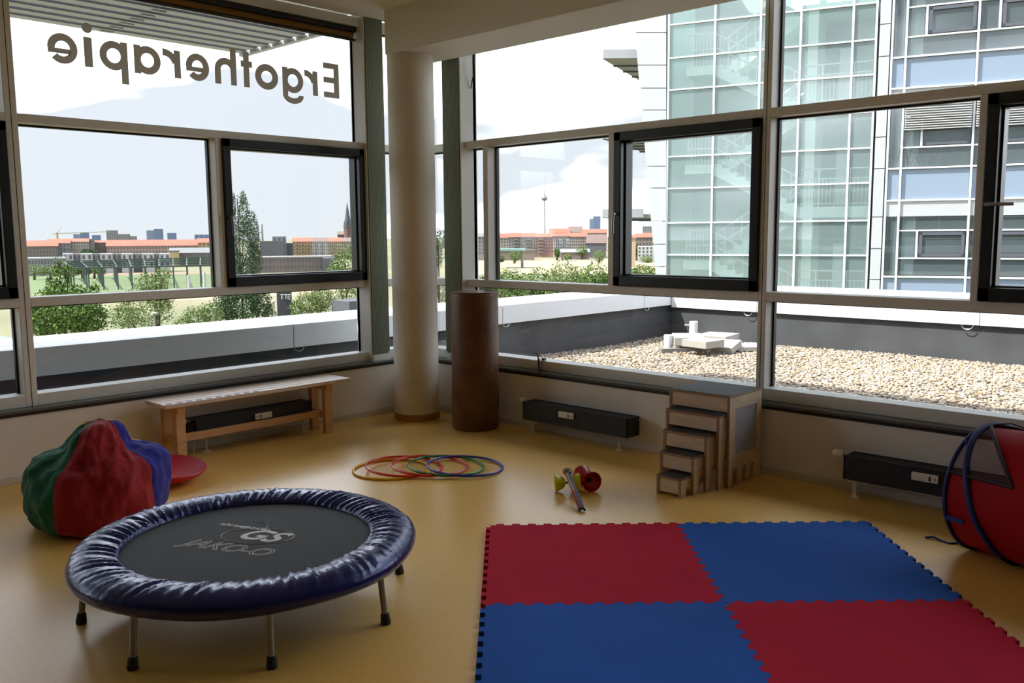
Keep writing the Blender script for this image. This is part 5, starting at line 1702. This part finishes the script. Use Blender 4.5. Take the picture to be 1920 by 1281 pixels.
# measured on the bay at px 1700..1820: rows of one storey
zw_t = [fac(1760, y)[1] for y in (15, 212, 407)]           # window head (upper bar)
zmid1 = [fac(1760, y)[1] for y in (-180, 12, 222, 437)]
ZSP1 = [fac(1760, y)[1] for y in (-92, 103, 314, 520)]     # top of spandrel
ZSP0 = [fac(1760, y)[1] for y in (-40, 162, 375, 575)]     # bottom of spandrel
ZHD = [fac(1760, y)[1] for y in (-20, 185, 405, 605)]      # lower edge of the white band = head of the next window
HS = (ZSP1[0] - ZSP1[2]) / 2
fbox(MB(), so, S_END, 3.2, 3.4, ZT, ZTOP).build('office_back_wall', M_OFF, nb)
for i in range(4):
    z1, z0, zh = ZSP1[i], ZSP0[i], ZHD[i]
    fbox(MB(), so, S_END, 0.05, 3.2, z0 - 0.1, z0 + 0.15).build('floor_slab', M_OFF, nb)
    fbox(MB(), so, S_END, -0.05, 0.25, zh, z0 - 0.02).build('white_band', M_NW, nb)
    fbox(MB(), so, S_END, -0.10, 0.1, z1 - 0.02, z1 + 0.03).build('sill_bar', M_NF, nb)
    fbox(MB(), so, S_END, -0.10, 0.1, z0 - 0.02, z0 + 0.03).build('sill_bar', M_NF, nb)
    for a, b in zip(edges[:-1], edges[1:]):
        fbox(MB(), a + 0.04, b - 0.04, -0.02, 0.05, z0 + 0.03, z1 - 0.03).build('spandrel_panel', M_SPAN, nb)
for s in edges:
    fbox(MB(), s - 0.03, s + 0.03, -0.12, 0.08, ZT, ZTOP).build('office_mullion', M_NF, nb)
M_SLATW = omat('blind_white', (240, 238, 234), 0.5)
for i in range(4):
    ztop = (ZHD[i - 1] if i else ZSP1[0] + (ZHD[0] - ZSP1[1]))
    zbot = ZSP1[i] + 0.05
    hh = ztop - zbot
    zA, zB = zbot + hh * 0.29, zbot + hh * 0.76
    for j, (a, b) in enumerate(zip(edges[:-1], edges[1:])):
        gp_ = fbox(MB(), a + 0.045, b - 0.045, 0.02, 0.04, zbot, ztop).build('pane', GLASS_OFFICE, nb)
        if j == 0:
            fbox(MB(), a + 0.25, b - 0.05, 0.5, 0.8, zbot, ztop).build('inner_pier', M_NBACK, nb)
            continue
        fbox(MB(), a, b, -0.06, 0.05, zA - 0.022, zA + 0.022).build('office_transom', M_NF, nb)
        fbox(MB(), a, b, -0.06, 0.05, zB - 0.022, zB + 0.022).build('office_transom', M_NF, nb)
        sx = a + (b - a) * 0.28
        fbox(MB(), sx - 0.03, sx + 0.03, -0.06, 0.05, zA, zB).build('office_mullion', M_NF, nb)
        t = 0.09
        u0, u1, v0, v1 = sx + 0.06, b - 0.07, zA + 0.05, zB - 0.05
        wm2 = fbox(fbox(fbox(fbox(MB(), u0, u1, -0.05, 0.07, v0, v0 + t), u0, u1, -0.05, 0.07, v1 - t, v1), u0, u0 + t, -0.05, 0.07, v0, v1), u1 - t, u1, -0.05, 0.07, v0, v1)
        wo = wm2.build('office_window', M_SASHG, nb)
        if j == 1:
            fbox(MB(), a + 0.1, a + 0.45, 0.5, 0.9, zbot, ztop).build('inner_pier', M_NFLOOR, nb)
        if i == 2:
            nsl_ = 13
            for k in range(nsl_):
                zc2 = ztop - 0.04 - k * (ztop - zB + 0.42) / nsl_
                p_ = FP((a + b) / 2, -0.20, zc2)
                MB().obox(p_, ((*E_, 0), (*(N_ * 0.8), 0.6), (*(-N_ * 0.6), 0.8)), ((b - a) / 2 - 0.06, 0.04, 0.006)).build('blind_slat', M_SLATW, nb)
# potted grass behind the blind
_s, _z = fac(1745, 305, 0.5)
gpt = thing('potted_grass', FP(_s, 0.5, _z), 'straggly dry plant behind the office window below the blinds', 'plant')
_g2 = np.random.default_rng(5)
gm = MB()
for k in range(40):
    s_ = _s + _g2.uniform(-1.1, 0.9)
    dx, hz_ = _g2.uniform(-0.35, 0.35), _g2.uniform(0.2, 0.7)
    gm.tube([FP(s_, 0.5, _z - 0.1), FP(s_ + dx * 0.4, 0.48, _z + hz_ * 0.7), FP(s_ + dx, 0.45, _z + hz_)], [0.02, 0.014, 0.006], 4)
gm.build('blades', omat('dry_grass', (176, 168, 132), 0.9), gpt)
# roof and rear mass
fbox(MB(), sL, S_END, 3.4, 12, ZT, ZTOP).build('rear_mass', M_NW, nb)
